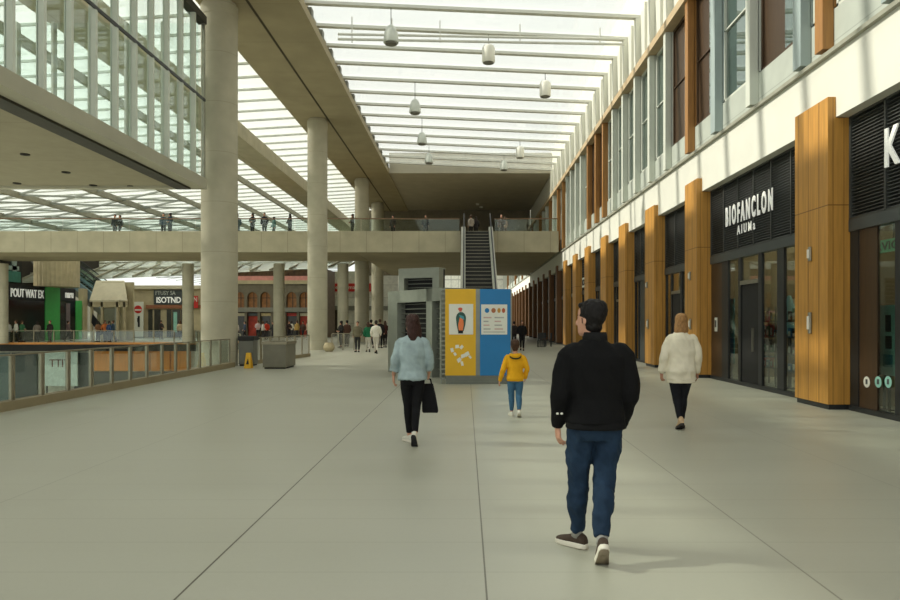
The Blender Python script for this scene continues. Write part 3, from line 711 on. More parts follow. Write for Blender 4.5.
m = MB(); m.lathe([(.18,0),(.30,.12),(.32,.3),(.24,.45),(.24,.5),(.20,.5),(.20,.4)], (PX(329,39),39,0), 20); m.build('bowl', BEIGE, r, smooth=True)
m = MB(); m.lathe([(.19,.4),(.19,.43)], (PX(329,39),39,0), 16); m.build('soil', MATS['dark_soil'], r)

# ================================================================== PENDANT LIGHTS + lighting pipe
for k, (px, py, Y, kind) in enumerate(((391,34,28.2,'b'),(488.5,53.5,30.3,'c'),(545.2,88.5,34.8,'c'),(415,106,37.6,'b'),(422,138,44.1,'b'),(520,152,47.8,'c'),(429,158,49.5,'b'),(504,165,51.7,'b'))):
    Y = min(GY, key=lambda g_: abs(g_-Y))
    x, z = PX(px,Y), PZ(py,Y)
    zt = roofz(x)-.004
    where = ['nearest the concrete soffit and the lighting pipe','just below the lighting pipe','halfway along toward the windows','above the bridge, second from the concrete soffit','third in the row by the soffit','last one near the orange fins','fourth in the soffit-side row, tiny and far','farthest one, beside the dark ceiling edge'][k]
    r = thing('pendant_light', f'white {"cylinder" if kind=="c" else "bell-shaped"} pendant lamp under the skylight, {where}', 'pendant lamp', (x,Y,z), 'pendant lamps under the skylight')
    q = MB()
    if kind == 'c': q.lathe([(.25,z-.40),(.28,z-.36),(.28,z+.22),(.22,z+.33),(.06,z+.40)], (x,Y,0), 24)
    else: q.lathe([(.30,z-.36),(.31,z-.32),(.27,z+.05),(.17,z+.28),(.06,z+.36)], (x,Y,0), 24)
    q.build('lamp_shade', LAMPW if kind == 'c' else mat('bell_shade',(200,204,194),.4), r, smooth=True)
    q = MB(); q.lathe([(.24,z-.42),(.24,z-.365)], (x,Y,0), 20); q.build('diffuser', LAMPIN, r)
    q = MB(); q.lathe([(.015,z+.38),(.015,zt)], (x,Y,0), 8); q.build('cord', BLACKMET, r)
r = thing('lighting_pipe', 'pair of slim white pipes hung crosswise below the skylight beams', 'pipe', (0,29.6,PZ(40,29.6)))
for dz, dy, nm in ((PZ(36.5,29.6),0,'upper_pipe'),(PZ(41.5,29.6),0,'lower_pipe')):
    q = MB(); q.tube([(PX(338,29.6),29.6,dz+.1),(6.7,29.6,dz-.12)], [.055], 10, (0,1,0)); q.build(nm, WHITE_BEAM, r)
for px in (352,392,440,520,600):
    X = PX(px,29.6); q = MB(); q.box(X-.02,X+.02,29.57,29.63,PZ(41.5,29.6)-.05,roofz(X)+.18); q.build('hanger', WHITE_BEAM, r)

# ================================================================== KIOSK and louvred enclosures
KY = 18.6
def kx(px): return PX(px, KY)
def kz(py): return PZ(py, KY)
r = thing('information_kiosk', 'tall information kiosk with a yellow half and a blue half, posters on both', 'kiosk', (kx(478),KY+.5,0), kind='thing')
m = MB(); m.box(kx(445.6),kx(512),KY+.05,KY+1.15,.24,kz(289.5)); m.build('body', KIOSKGREY, r, bevel=.01)
m = MB(); m.box(kx(445.2),kx(475.8),KY,KY+.05,kz(375.5),kz(289)); yp = m.build('yellow_panel', YELLOW, r); yp['label'] = 'yellow panel'
m = MB(); m.box(kx(480),kx(510.4),KY,KY+.05,kz(375.5),kz(289)); bp = m.build('blue_panel', BLUE, r); bp['label'] = 'blue panel'
m = MB(); m.box(kx(475.8),kx(480),KY+.01,KY+.05,kz(375.5),kz(289)); m.build('centre_strip', mat('kiosk_strip',(132,136,128),.45,.3), r)
m = MB(); m.box(kx(446),kx(511.5),KY+.02,KY+1.12,0,.235)
for i in range(3): m.box(kx(446),kx(511.5),KY-.0,KY+.02,.03+.07*i,.065+.07*i)
m.build('plinth', mat('kiosk_plinth',(120,124,114),.5,.2), r)
m = MB()
for i in range(20):
    z = .12+.125*i; m.box(kx(441),kx(445.1),KY+.10,KY+.30,z,z+.05)
m.box(kx(440.6),kx(441.4),KY+.08,KY+.32,0,kz(289.5)); m.build('side_louvre', KIOSKGREY, r)
m = MB(); m.box(kx(449),kx(473.2),KY-.012,KY,kz(334.5),kz(304)); po = m.build('illustrated_poster', PAPER, yp)
# illustration: dark green rounded figure with orange centre
def disc(m, cx, cz, rx, rz, y0, y1, n=20, mi=0):
    m.loft([[(cx+rx*math.cos(2*math.pi*a/n),y,cz+rz*math.sin(2*math.pi*a/n)) for a in range(n)] for y in (y1,y0)], mi)
cxp, czp = kx(461), kz(321)
m = MB(); disc(m, cxp, czp+.07, .135, .17, KY-.018, KY-.012); m.prism([(cxp-.135,KY-.0175,czp+.07),(cxp+.135,KY-.0175,czp+.07),(cxp+.115,KY-.0175,czp-.10),(cxp+.07,KY-.0175,czp-.27),(cxp-.08,KY-.0175,czp-.27),(cxp-.115,KY-.0175,czp-.10)], (0,.005,0))
m.prism([(cxp-.03,KY-.022,czp+.10),(cxp+.055,KY-.022,czp+.06),(cxp+.075,KY-.022,czp-.08),(cxp+.05,KY-.022,czp-.25),(cxp-.06,KY-.022,czp-.25),(cxp-.075,KY-.022,czp-.10)], (0,.004,0), 1); m.prism([(cxp-.05,KY-.0225,czp+.16),(cxp+.07,KY-.0225,czp+.13),(cxp+.09,KY-.0225,czp+.03),(cxp-.02,KY-.0225,czp+.08)], (0,.004,0), 2); m.box(cxp-.075,cxp+.055,KY-.022,KY-.018,czp-.33,czp-.25,3); disc(m, cxp-.02, kz(309), .06, .04, KY-.018, KY-.012, 14, 4); m.box(cxp-.05,cxp+.02,KY-.018,KY-.0125,kz(311.6),kz(310.2),4)
m.build('printed_figure', [mat('print_dark_green',(44,84,74),.6), mat('print_orange',(222,120,66),.6), TEAL, BLACK, mat('print_red',(206,90,70),.6)], yp)
# loose white brush-like marks
m = MB()
for (px, py, w_, h_, a) in ((452,350,.10,.13,.5),(457,346.5,.13,.10,.3),(461.5,347,.10,.12,-.5),(455,354,.08,.1,.8),(463,356,.16,.11,.5),(467,354,.15,.12,.7),(459,360,.15,.11,.9),(462,363.5,.08,.14,.4),(470,357,.07,.1,.9)):
    c = Vector((kx(px),0,kz(py))); ca, sa = math.cos(a), math.sin(a)
    pts = [(-w_*.5,-h_*.35),(w_*.3,-h_*.5),(w_*.5,h_*.3),(-w_*.2,h_*.5)]
    m.prism([(c.x+u*ca-v*sa, KY-.006, c.z+u*sa+v*ca) for u,v in pts], (0,.006,0))
m.build('white_print_marks', PAPER, yp)
m = MB(); m.box(kx(481.2),kx(507.2),KY-.012,KY,kz(334.5),kz(304.5)); m.build('notice_poster', PAPER, bp)
m = MB()
for px, mi in ((487,0),(493.5,1),(499,2),(503.5,3)): disc(m, kx(px), kz(310.5), .06 if mi < 2 else .045, .065, KY-.018, KY-.012, 14, mi)
for i in range(4):
    for px0, px1 in ((483.5,491.5),(494.5,504)):
        m.box(kx(px0),kx(px1-((i*3)%4)),KY-.016,KY-.012,kz(317.5+i*3.8)-.02,kz(317.5+i*3.8)+.015,4+(i+int(px0))%2)
m.box(kx(483.5),kx(505),KY-.016,KY-.012,kz(332)-.012,kz(332)+.012,4)
m.build('printed_icons', [BLUE, mat('print_brown',(180,110,70),.6), mat('print_gold',(200,150,60),.6), mat('print_rust',(190,90,50),.6), mat('print_grey',(176,176,170),.6), mat('print_pink',(206,176,166),.6)], bp)

def louvred(label, pL, pR, zt, depth, open_=(.22,.86), sub=None):
    """portal frame with dark horizontal slats inside, standing from pL to pR (plan points)"""
    pL, pR = Vector(pL), Vector(pR); d = (pR-pL); L = d.length; d.normalize(); nb = Vector((-d.y,d.x,0)); z = Vector((0,0,1))
    r = thing('louvred_enclosure', label, 'enclosure', tuple(pL))
    def bx(a, b_, z0, z1, n0, n1, name, mm, mb=None):
        m = mb or MB(); P = pL + d*a; Q = pL + d*b_
        m.loft([[tuple(P+nb*n0+z*z0),tuple(Q+nb*n0+z*z0),tuple(Q+nb*n1+z*z0),tuple(P+nb*n1+z*z0)],[tuple(P+nb*n0+z*z1),tuple(Q+nb*n0+z*z1),tuple(Q+nb*n1+z*z1),tuple(P+nb*n1+z*z1)]])
        return m if mb is not None else m.build(name, mm, r)
    a, b_ = open_[0]*L, open_[1]*L
    bx(0,a,0,zt,0,.35,'frame_post',KIOSKGREY); bx(b_,L if sub is None else b_+.10*L,0,zt,0,.35,'frame_post',KIOSKGREY)
    if sub is not None: bx(L-.03*L,L,0,zt,0,.35,'frame_post',KIOSKGREY)
    bx(a,b_ if sub is None else L*.97,zt-.38,zt,0,.35,'frame_head',KIOSKGREY)
    bx(.02,L-.02,0,zt-.02,depth-.05,depth,'back_panel',BLACK); bx(a-.01,L*.97,.02,zt-.37,.30,.34,'dark_lining',BLACK)
    m = MB(); zz = .25
    while zz < zt-.42:
        bx(a,b_,zz,zz+.022,.16,.28,None,None,m)
        if sub is not None: bx(b_+.10*L,L*.97,zz,zz+.022,.16,.28,None,None,m)
        zz += .15
    m.build('slats', mat('slat_grey',(112,114,104),.5,.2), r)
    bx(.0,L,zt-.05,zt,.35,depth,'roof_panel',KIOSKGREY); bx(0,.06,0,zt-.05,.35,depth,'side_panel',KIOSKGREY)
    return r
louvred('grey louvred metal enclosure with dark slats, joined to the left side of the kiosk', (PX(388,23.2),23.2,0), (PX(441.5,20.3),20.3,0), 2.65, 1.6, (.19,.74), True)
louvred('taller grey louvred metal enclosure rising behind the lower one', (PX(398.5,27),27,0), (PX(439,26.2),26.2,0), PZ(268,26.6), .5, (.14,.84))

# ================================================================== LEFT HALL: shops beyond the opening
SX = -37.3
def sy(px): return (SX)*F/(px-CX)
r = thing('shopfront', 'dark shopfront with green panels and white lettering beyond the floor opening', 'shopfront', (SX,62,0), kind='thing')
m = MB(); m.box(SX-.1,SX,sy(1),sy(45),3.5,4.77); m.build('sign_band', BLACK, r)
m = MB(); m.box(SX-.1,SX,sy(60),sy(75.5),3.6,4.77); m.build('sign_band', BLACK, r)
m = MB(); m.box(SX-.08,SX+.05,sy(45),sy(59.5),0,4.77); m.build('green_panel', GREEN, r)
m = MB(); m.box(SX-.08,SX+.05,sy(75.5),sy(81.5),0,3.7); m.build('green_panel', GREEN, r)
m = MB(); m.box(SX-.3,SX+.15,sy(81.5),sy(86),0,4.9); m.build('end_post', BEIGE, r)
m = MB(); m.box(SX-.08,SX+.06,54.9,sy(7),0,3.4); m.build('green_panel', GREEN, r)
m = MB(); m.box(SX-.06,SX-.02,sy(7),sy(45),0,3.5); m.build('dark_glazing', mat('black_glazing',(20,22,22),.15), r)
m = MB(); m.box(SX-.06,SX-.02,sy(59.5),sy(75.5),0,3.6); m.build('dark_glazing', MATS['black_glazing'], r)
m = MB(); m.box(SX-.02,SX+.02,sy(66),sy(70),0,3.4); m.build('door_post', mat('mauve_grey',(120,108,110),.6), r)
m = MB(); m.box(SX-8,SX-.1,55.2,64.9,4.5,4.77); m.build('roof_slab', CONC_DARK, r)
t = text_mb('POUT WAT EX', sy(43.5)-sy(10.5), .72, (SX+.005,sy(10.5),3.72), (0,1,0), (0,0,1), .05, bold=.015); t.build('sign_lettering', LETTER, r)
t = text_mb('naru', sy(73)-sy(65), .5, (SX+.005,sy(65),3.9), (0,1,0), (0,0,1), .05, bold=.02); t.build('sign_lettering', LETTER, r)
m = MB(); m.box(SX-9,SX-8.8,50,75,0,9); m.box(SX-9,SX-2,74.8,75,4.77,9); struct('wall_left_shops', m, DARKROOM)
r = thing('roof_sign', 'cluster of white and teal sign strokes on the roof of the green-panelled shop', 'sign', (SX-1,57,4.8))
m = MB(); yy = 55.6
for (a, b_, z0, z1, mi) in ((55.3,56.3,5.0,5.25,0),(55.3,55.5,5.25,6.9,0),(56.0,56.2,5.1,7.6,0),(56.2,57.2,7.4,7.65,0),(56.6,56.8,6.3,7.4,0),(56.8,57.6,6.2,6.4,0),(57.0,57.2,4.95,6.1,0),(57.2,58.8,6.9,7.4,1),(57.0,59.3,6.0,6.35,1),(57.8,59.5,5.0,5.9,2),(58.4,59.0,5.9,7.6,1)):
    m.box(SX-.7,SX-.55,a,b_,z0,z1,mi)
m.build('sign_strokes', [PAPER, mat('strip_grey',(150,170,165),.5), mat('teal_panel',(60,130,116),.5)], r)
m = MB(); m.box(SX-1.0,SX-.75,55.0,60,4.77,8.2); m.build('backing', mat('sign_backing',(46,46,42),.8), r)
r = thing('ribbed_drum', 'pale ribbed round tower block on the roof of the green-panelled shop', 'tower block', (PX(57,62.6),62.6,4.77))
m = MB(); cxx = PX(57,62.6); rr = [1.75 + (.05 if k % 2 else 0) for k in range(64)]
m.loft([[(cxx+rr[k]*math.cos(2*math.pi*k/64),62.6+rr[k]*math.sin(2*math.pi*k/64),z) for k in range(64)] for z in (4.78,8.0)]); m.build('ribbed_wall', BEIGE, r)
m = MB(); m.lathe([(1.85,8.0),(1.85,8.3),(1.3,8.5)], (cxx,62.6,0), 32); m.build('cap', CONC, r)
# sloped canopy stall
r = thing('market_stall', 'stall with a broad sloping cream canopy roof beyond the floor opening', 'stall', (PX(110,61),61,0), kind='thing')
xa, xb = PX(92,61), PX(128,61)
m = MB(); m.prism([(xa+.0,60.6,3.55),(xa-.5,62.6,5.35),(xa-.5,62.6,5.2),(xa,60.6,3.4)], (xb-xa-.6,0,0)); m.build('canopy', CREAM, r)
m = MB(); m.prism([(xb-.6,60.6,3.55),(xb-1.1,62.6,5.35),(xb,60.9,3.5)], (0,.05,-.1)); m.build('canopy_end', CREAM, r)
for xx in (xa+.1, xa+1.0, xb-.8, xb-.2):
    m = MB(); m.box(xx-.09,xx+.09,60.7,60.9,0,3.42); m.build('post', BEIGE, r)
m = MB(); m.box(xa,xb,60.7,60.95,2.95,3.4); m.build('fascia', BEIGE, r)
m = MB(); m.box(xa+.1,xb-.2,62.4,62.6,0,5.2); m.build('back_wall', BEIGE, r)
m = MB(); m.box(xa+1.1,xb-.9,60.85,60.9,.9,2.9); m.build('glass_front', GLASS_SHOP, r)
m = MB(); m.box(xa+1.1,xb-.9,60.8,61.2,0,.9); m.build('counter', mat('counter_grey',(130,128,116),.6), r)
m = MB(); m.prism([(xa+.2,60.68,2.4),(xa+1.5,60.68,.8),(xa+.9,60.68,.5),(xa+.1,60.68,1.6)], (0,.01,0)); m.build('dark_banner', BLACK, r)
# far shop row facing the opening
FY = 72.0
def fz(py): return PZ(py, FY)
def fx(px): return PX(px, FY)
r = thing('shop_block', 'beige two-storey shop block with a dark lettered sign panel, beside the slim column', 'shop block', (fx(160),FY,0), kind='thing')
m = MB(); m.box(fx(132),fx(204),FY+.15,FY+6,0,5.4); m.build('wall', BEIGE, r)
m = MB(); m.box(fx(132),fx(204),FY-.25,FY+.2,fz(289),fz(285.5)); m.build('cornice', CREAM, r)
m = MB(); m.box(fx(154),fx(191),FY-.08,FY+.14,fz(304.5),fz(290)); m.build('sign_panel', LINTEL, r)
t = text_mb('ISOTND &', fx(188)-fx(157), .62, (fx(157),FY-.09,fz(303)), (1,0,0), (0,0,1), .05, bold=.02); t.build('sign_lettering', LETTER, r)
t = text_mb('FTUSY SA', fx(176)-fx(156), .42, (fx(156),FY-.09,fz(295)), (1,0,0), (0,0,1), .05, bold=.01); t.build('sign_lettering', mat('grey_letter',(180,184,176),.5), r)
m = MB(); m.box(fx(146),fx(204),FY-.06,FY+.14,fz(308.5),fz(305)); m.build('brown_band', mat('red_brown_band',(150,96,66),.6), r)
for a, b_ in ((148,152),(154,160),(166.5,171),(172,180),(181,184)):
    m = MB(); m.box(fx(a),fx(b_),FY+.05,FY+.12,.1,fz(309.5)); m.build('shop_window', mat('far_dark_glass',(64,62,54),.2, var=.3, scale=1.5), r)
m = MB(); m.box(fx(173.5),fx(177),FY+.0,FY+.04,.6,fz(312)); m.build('pale_door', MINT, r)
r = flat = thing('banner_stand', 'white banner stand with a round red sign and a dark printed figure', 'banner', (fx(141),FY-.6,0))
m = MB(); m.box(fx(136.2),fx(146),FY-.62,FY-.55,.15,fz(302)); m.build('banner', PAPER, r)
m = MB(); disc(m, fx(141), fz(309.5), .40, .40, FY-.66, FY-.62, 24); m.build('red_roundel', RED, r)
m = MB(); m.box(fx(138),fx(144.4),FY-.69,FY-.66,fz(310.8),fz(309.3)); m.build('white_bar', PAPER, r)
m = MB(); m.box(fx(140.8),fx(142.6),FY-.66,FY-.62,fz(327),fz(316)); m.box(fx(140.2),fx(141.2),FY-.66,FY-.62,fz(322),fz(318)); m.build('printed_figure', BLACK, r)
m = MB(); m.box(fx(136.2),fx(146),FY-.75,FY-.45,0,.15); m.build('base', STEEL, r)
r = thing('hanging_sign', 'upright red sign with white marks between the slim column and the thickest column', 'sign', (fx(196.5),FY-.3,fz(308)))
m = MB(); m.box(fx(194),fx(199),FY-.32,FY-.22,fz(308),fz(296)); m.build('board', RED, r)
t = text_mb('N', .34, .5, (fx(195),FY-.325,fz(302)), (1,0,0), (0,0,1), .02); t.build('lettering', PAPER, r)
m = MB(); m.box(fx(195.5),fx(196.5),FY-.22,FY+.14,fz(298),fz(297)); m.build('bracket', BLACKMET, r)
# arcade with arched windows
r = thing('arcade_building', 'two-storey arcade with arched warm-lit windows above busy shops', 'arcade', (fx(260),FY,0), kind='thing')
A0, A1 = fx(206.5), fx(324)
m = MB(); m.box(A0,A1,FY+.9,FY+6,0,7.2); m.build('rear_wall', mat('arcade_rear',(96,78,58),.7,var=.3), r)
m = MB(); m.box(A0,A1,FY-.15,FY+.9,fz(284),fz(280.5)); m.build('cornice', BEIGE, r)
m = MB(); m.box(A0,A1,FY-.1,FY+.9,fz(280.5),fz(276)); m.build('pink_fascia', PINK, r)
m = MB(); m.box(A0,A1,FY-.1,FY+.9,fz(312),fz(307.5)); m.build('balcony_band', mat('band_grey',(130,128,116),.6), r)
n = 9; wA = (A1-A0)/n; zb, zt = fz(307.5), fz(284)
for i in range(n):
    xl = A0 + i*wA; q = MB(); pts = []
    ow = wA*.39; cx_ = xl+wA/2; zs = zb+1.0
    poly = [(xl,zb),(xl,zt),(xl+wA,zt),(xl+wA,zb),(cx_+ow,zb)] + [(cx_+ow*math.cos(a*math.pi/12), zs+ow*1.15*math.sin(a*math.pi/12)) for a in range(13)] + [(cx_-ow,zb)]
    q.prism([(x,FY,z) for x,z in poly], (0,.35,0)); q.build('arch_surround', mat('arch_stone',(112,104,86),.7), r)
    q = MB(); q.box(cx_-ow,cx_+ow,FY+.6,FY+.62,zb,zs+ow*1.1); pw = q.build('arched_window', WARMLIT, r)
    q = MB(); q.box(cx_-.03,cx_+.03,FY+.55,FY+.6,zb,zs+ow); q.box(cx_-ow,cx_+ow,FY+.55,FY+.6,zs-.03,zs+.03); q.build('window_bars', BLACKMET, pw)
    q = MB(); q.box(xl-.12,xl+.12,FY-.02,FY+.3,0,fz(312)); q.build('shop_pier', mat('arch_stone',(112,104,86),.7), r)
    q = MB(); q.box(xl+.15,xl+wA-.15,FY+.3,FY+.34,fz(316),fz(313)); q.build('shop_sign', [PAPER,MATS['goods_0'],CREAM,LINTEL,MATS['goods_2']][i % 5], r)
    q = MB(); q.box(xl+.15,xl+wA-.15,FY+.5,FY+.53,.05,fz(316)); q.build('shop_window', [MATS['far_dark_glass'],WARMLIT,MATS['far_dark_glass'],mat('shop_red',(176,60,40),.6,var=.3,scale=2)][i % 4], r)
# sloping glass roof over the far shops
r = sroot('window_90', (-20,73,7))
q = MB(); q.prism([(-46,71.5,5.6),(-12,71.5,7.25),(-12,84,11.0),(-46,84,11.0)], (0,0,.06)); q.build('pane', glass_mat('atrium_glass',(.8,.86,.82),body=(236,236,222),bodyfac=.5), r)
for i in range(18):
    x = -46+2*i; z0 = 5.6+1.65*(i/17)
    q = MB(); q.bar((x,71.4,z0+.12),(x+3,84,11.1),.16,.2); q.build('glazing_bar', mat('atrium_bar',(150,146,126),.6), r)
for j in range(1,5):
    t_ = j/5; q = MB(); q.bar((-46,71.4+12.6*t_,5.72+(11.1-5.72)*t_),(-12,71.4+12.6*t_,7.35+(11.1-7.35)*t_),.12,.16); q.build('glazing_bar', MATS['atrium_bar'], r)
# white shop wall with red signs behind the tall columns
WY = 82.0
r = thing('white_shop_block', 'white shop wall with two red signs seen between the tall columns', 'shop block', (PX(362,WY),WY,0), kind='thing')
m = MB(); m.box(PX(322,WY),PX(398,WY),WY+.1,WY+3,0,7.6); m.build('wall', mat('pale_wall',(214,212,200),.7,lines=[('Z',1.5,.06,0,(170,168,156),.8)]), r)
for a, b_ in ((327,340.5),(347,371)):
    m = MB(); m.box(PX(a,WY),PX(b_,WY),WY-.1,WY+.1,PZ(291.5,WY),PZ(283.5,WY)); sg = m.build('red_sign', RED, r)
    t = text_mb('sale' if a < 340 else 'market', (PX(b_,WY)-PX(a,WY))*.7, .42, (PX(a,WY)+.2,WY-.11,PZ(289,WY)), (1,0,0), (0,0,1), .02); 
    t.build('lettering', PAPER, sg)
m = MB(); m.box(PX(325,WY),PX(347,WY),WY+.0,WY+.09,0,PZ(309,WY)); m.build('dark_doorway', DARKROOM, r)
m = MB(); m.box(PX(322,WY),PX(398,WY),WY-.1,WY+.1,PZ(310,WY),PZ(306,WY)); m.build('grey_band', mat('band_grey',(130,128,116),.6), r)
# lower level seen through the railing
r = thing('lower_shopfront', 'orange board-clad shopfront on the lower level, seen through the glass railing', 'shopfront', (-27,55.9,-5))
for i,(a,b_) in enumerate(((-29.6,-28.3),(-28.15,-26.6),(-26.45,-25.2),(-25.05,-23.6),(-23.45,-22.0))):
    q = MB(); q.box(a,b_,55.7,55.95,-2.25,-.66); q.build('board_panel', ORANGEWOOD, r)
q = MB(); q.box(-29.8,-21.8,55.75,55.95,-5,-2.3); q.build('shop_glazing', MATS['far_dark_glass'], r)
r = thing('lower_shopfront', 'dark glazed shopfront with slate panels on the lower level, left of the mint banner', 'shopfront', (-37,55.9,-5))
for a,b_,mm in ((-38.5,-36.4,mat('slate_panel',(96,112,112),.5)),(-36.2,-34.2,LINTEL),(-31.2,-30.0,LINTEL)):
    q = MB(); q.box(a,b_,55.75,55.95,-4.9,-.8); q.build('dark_panel', mm, r)
r = thing('lower_banner', 'pale mint banner with brown lettering on the lower level behind the railing', 'banner', (PX(57,55),55.3,-5))
q = MB(); q.box(PX(43,55),PX(76,55),55.2,55.3,-3.4,-.7); q.build('board', mat('pale_mint',(206,220,212),.7), r)
t = text_mb('TTIT', 1.6, .6, (PX(48,55),55.19,-1.9), (1,0,0), (0,0,1), .02); t.build('lettering', mat('brown_letter',(120,80,66),.6), r)
for xx in (PX(45,55),PX(74,55)):
    q = MB(); q.box(xx-.05,xx+.05,55.22,55.3,-5,-3.4); q.build('post', BLACKMET, r)

# ================================================================== PEOPLE
def remesh(mb, voxel, smooth_iter=3, fold=0.0, fscale=9.0, seed=0):
    """close the overlapping lofts of one part into a single continuous surface"""
    me = bpy.data.meshes.new('body_tmp'); me.from_pydata([tuple(v) for v in mb.v], [], mb.f)
    bm = bmesh.new(); bm.from_mesh(me); bmesh.ops.recalc_face_normals(bm, faces=bm.faces); bm.to_mesh(me); bm.free()
    o = bpy.data.objects.new('body_tmp', me); COL.objects.link(o)
    md = o.modifiers.new('r', 'REMESH'); md.mode = 'VOXEL'; md.voxel_size = voxel; md.adaptivity = 0
    dg = bpy.context.evaluated_depsgraph_get(); out = bpy.data.meshes.new_from_object(o.evaluated_get(dg))
    bpy.data.objects.remove(o); bpy.data.meshes.remove(me)
    bm = bmesh.new(); bm.from_mesh(out)
    for _ in range(smooth_iter): bmesh.ops.smooth_vert(bm, verts=bm.verts, factor=.5, use_axis_x=True, use_axis_y=True, use_axis_z=True)
    if fold:
        bm.normal_update(); sv = Vector((seed*3.1, seed*1.7, seed))
        mv = []
        for v in bm.verts:
            p = v.co
            a = noise.noise(Vector((p.x*fscale, p.y*fscale, p.z*fscale*.55)) + sv) + .6*noise.noise(Vector((p.x*fscale*2.2+p.z*fscale, p.y*fscale*2, p.z*fscale*1.1)) + sv)
            mv.append(v.normal*(a*fold))
        for v, d in zip(bm.verts, mv): v.co += d
    bm.to_mesh(out); bm.free()
    return out
def link_mesh(name, me, mats, parent):
    me.materials.clear()
    for m in (mats if isinstance(mats, (list, tuple)) else [mats]): me.materials.append(m)
    me.polygons.foreach_set('use_smooth', [True]*len(me.polygons)); me.name = name
    o = bpy.data.objects.new(name, me); COL.objects.link(o); o.parent = parent
    return o
def V(*a): return Vector(a)
def seg(pts, rad, k=3):
    """resample a limb smoothly (Catmull-Rom) so joints bend softly"""
    pts = [Vector(p) for p in pts]; out, ro = [], []
    n = len(pts)
    for i in range(n-1):
        p0 = pts[max(i-1,0)]; p1 = pts[i]; p2 = pts[i+1]; p3 = pts[min(i+2,n-1)]
        for j in range(k):
            t = j/k
            out.append(.5*((2*p1)+(p2-p0)*t+(2*p0-5*p1+4*p2-p3)*t*t+(3*p1-p0-3*p2+p3)*t**3))
            ro.append((rad[i][0]*(1-t)+rad[i+1][0]*t, rad[i][1]*(1-t)+rad[i+1][1]*t))
    out.append(pts[-1]); ro.append(rad[-1])
    return out, ro
HEADR = [(-.005,.022,.030,.052),(.012,.042,.050,.042),(.04,.054,.066,.030),(.075,.063,.080,.018),(.11,.070,.090,.008),(.145,.075,.097,.0),(.18,.073,.095,-.004),(.205,.062,.083,-.006),(.225,.042,.058,-.006),(.236,.018,.026,-.006)]
def hand(mb, wr, d, pn, th, s, curl=.5, n=8):
    """palm, four curled fingers and a thumb. wr wrist, d pointing direction, pn palm normal, th thumb side"""
    d = d.normalized(); pn = (pn - d*pn.dot(d)).normalized(); th = (th - d*th.dot(d) - pn*th.dot(pn)).normalized()
    mb.tube([wr-d*.03*s, wr+d*.02*s, wr+d*.06*s, wr+d*.095*s], [(.024*s,.021*s),(.034*s,.019*s),(.043*s,.017*s),(.041*s,.014*s)], 12, pn, roundcap=True)
    for i, (off, L) in enumerate(((.033,.072),(.0115,.082),(-.0105,.076),(-.032,.060))):
        b = wr + d*.088*s + th*off*s; a = d + th*off*1.6; a.normalize(); pts = [b - a*.02*s, b]; ang = .25+.06*i
        for L_ in (.46,.32,.26):
            ang += curl*(.55+.12*i); dd = a*math.cos(ang-.25) + pn*math.sin(ang-.25)
            pts.append(pts[-1] + dd*L*L_*s)
        mb.tube(pts, [(.0095*s,)*2,(.0092*s,)*2,(.0086*s,)*2,(.008*s,)*2,(.0068*s,)*2], n, pn, roundcap=True)
    b = wr + d*.025*s + th*.026*s; a = (d*.75 + th*.62 + pn*.25).normalized(); a2 = (d*.95 + th*.2 + pn*.3).normalized()
    mb.tube([b-a*.015*s, b+a*.03*s, b+a*.045*s+a2*.02*s, b+a*.045*s+a2*.045*s], [(.014*s,)*2,(.0115*s,)*2,(.0105*s,)*2,(.008*s,)*2], n, pn, roundcap=True)
def shoe_mats(an, yaw, pitch):
    return Matrix.Translation(an) @ Matrix.Rotation(yaw,4,'Z') @ Matrix.Rotation(-pitch,4,'X')
def ankle_z(pitch, s): return (.125*math.sin(pitch) + .09*math.cos(pitch))*s + .002
def foot_pt(M, pitch, s, v):
    # the toes stay flat on the ground when the heel lifts
    if v.y > .125 and pitch > .05:
        b = Vector((0,.125,-.09)); v = b + Matrix.Rotation(pitch,3,'X') @ (v-b)
    return M @ (v*s)
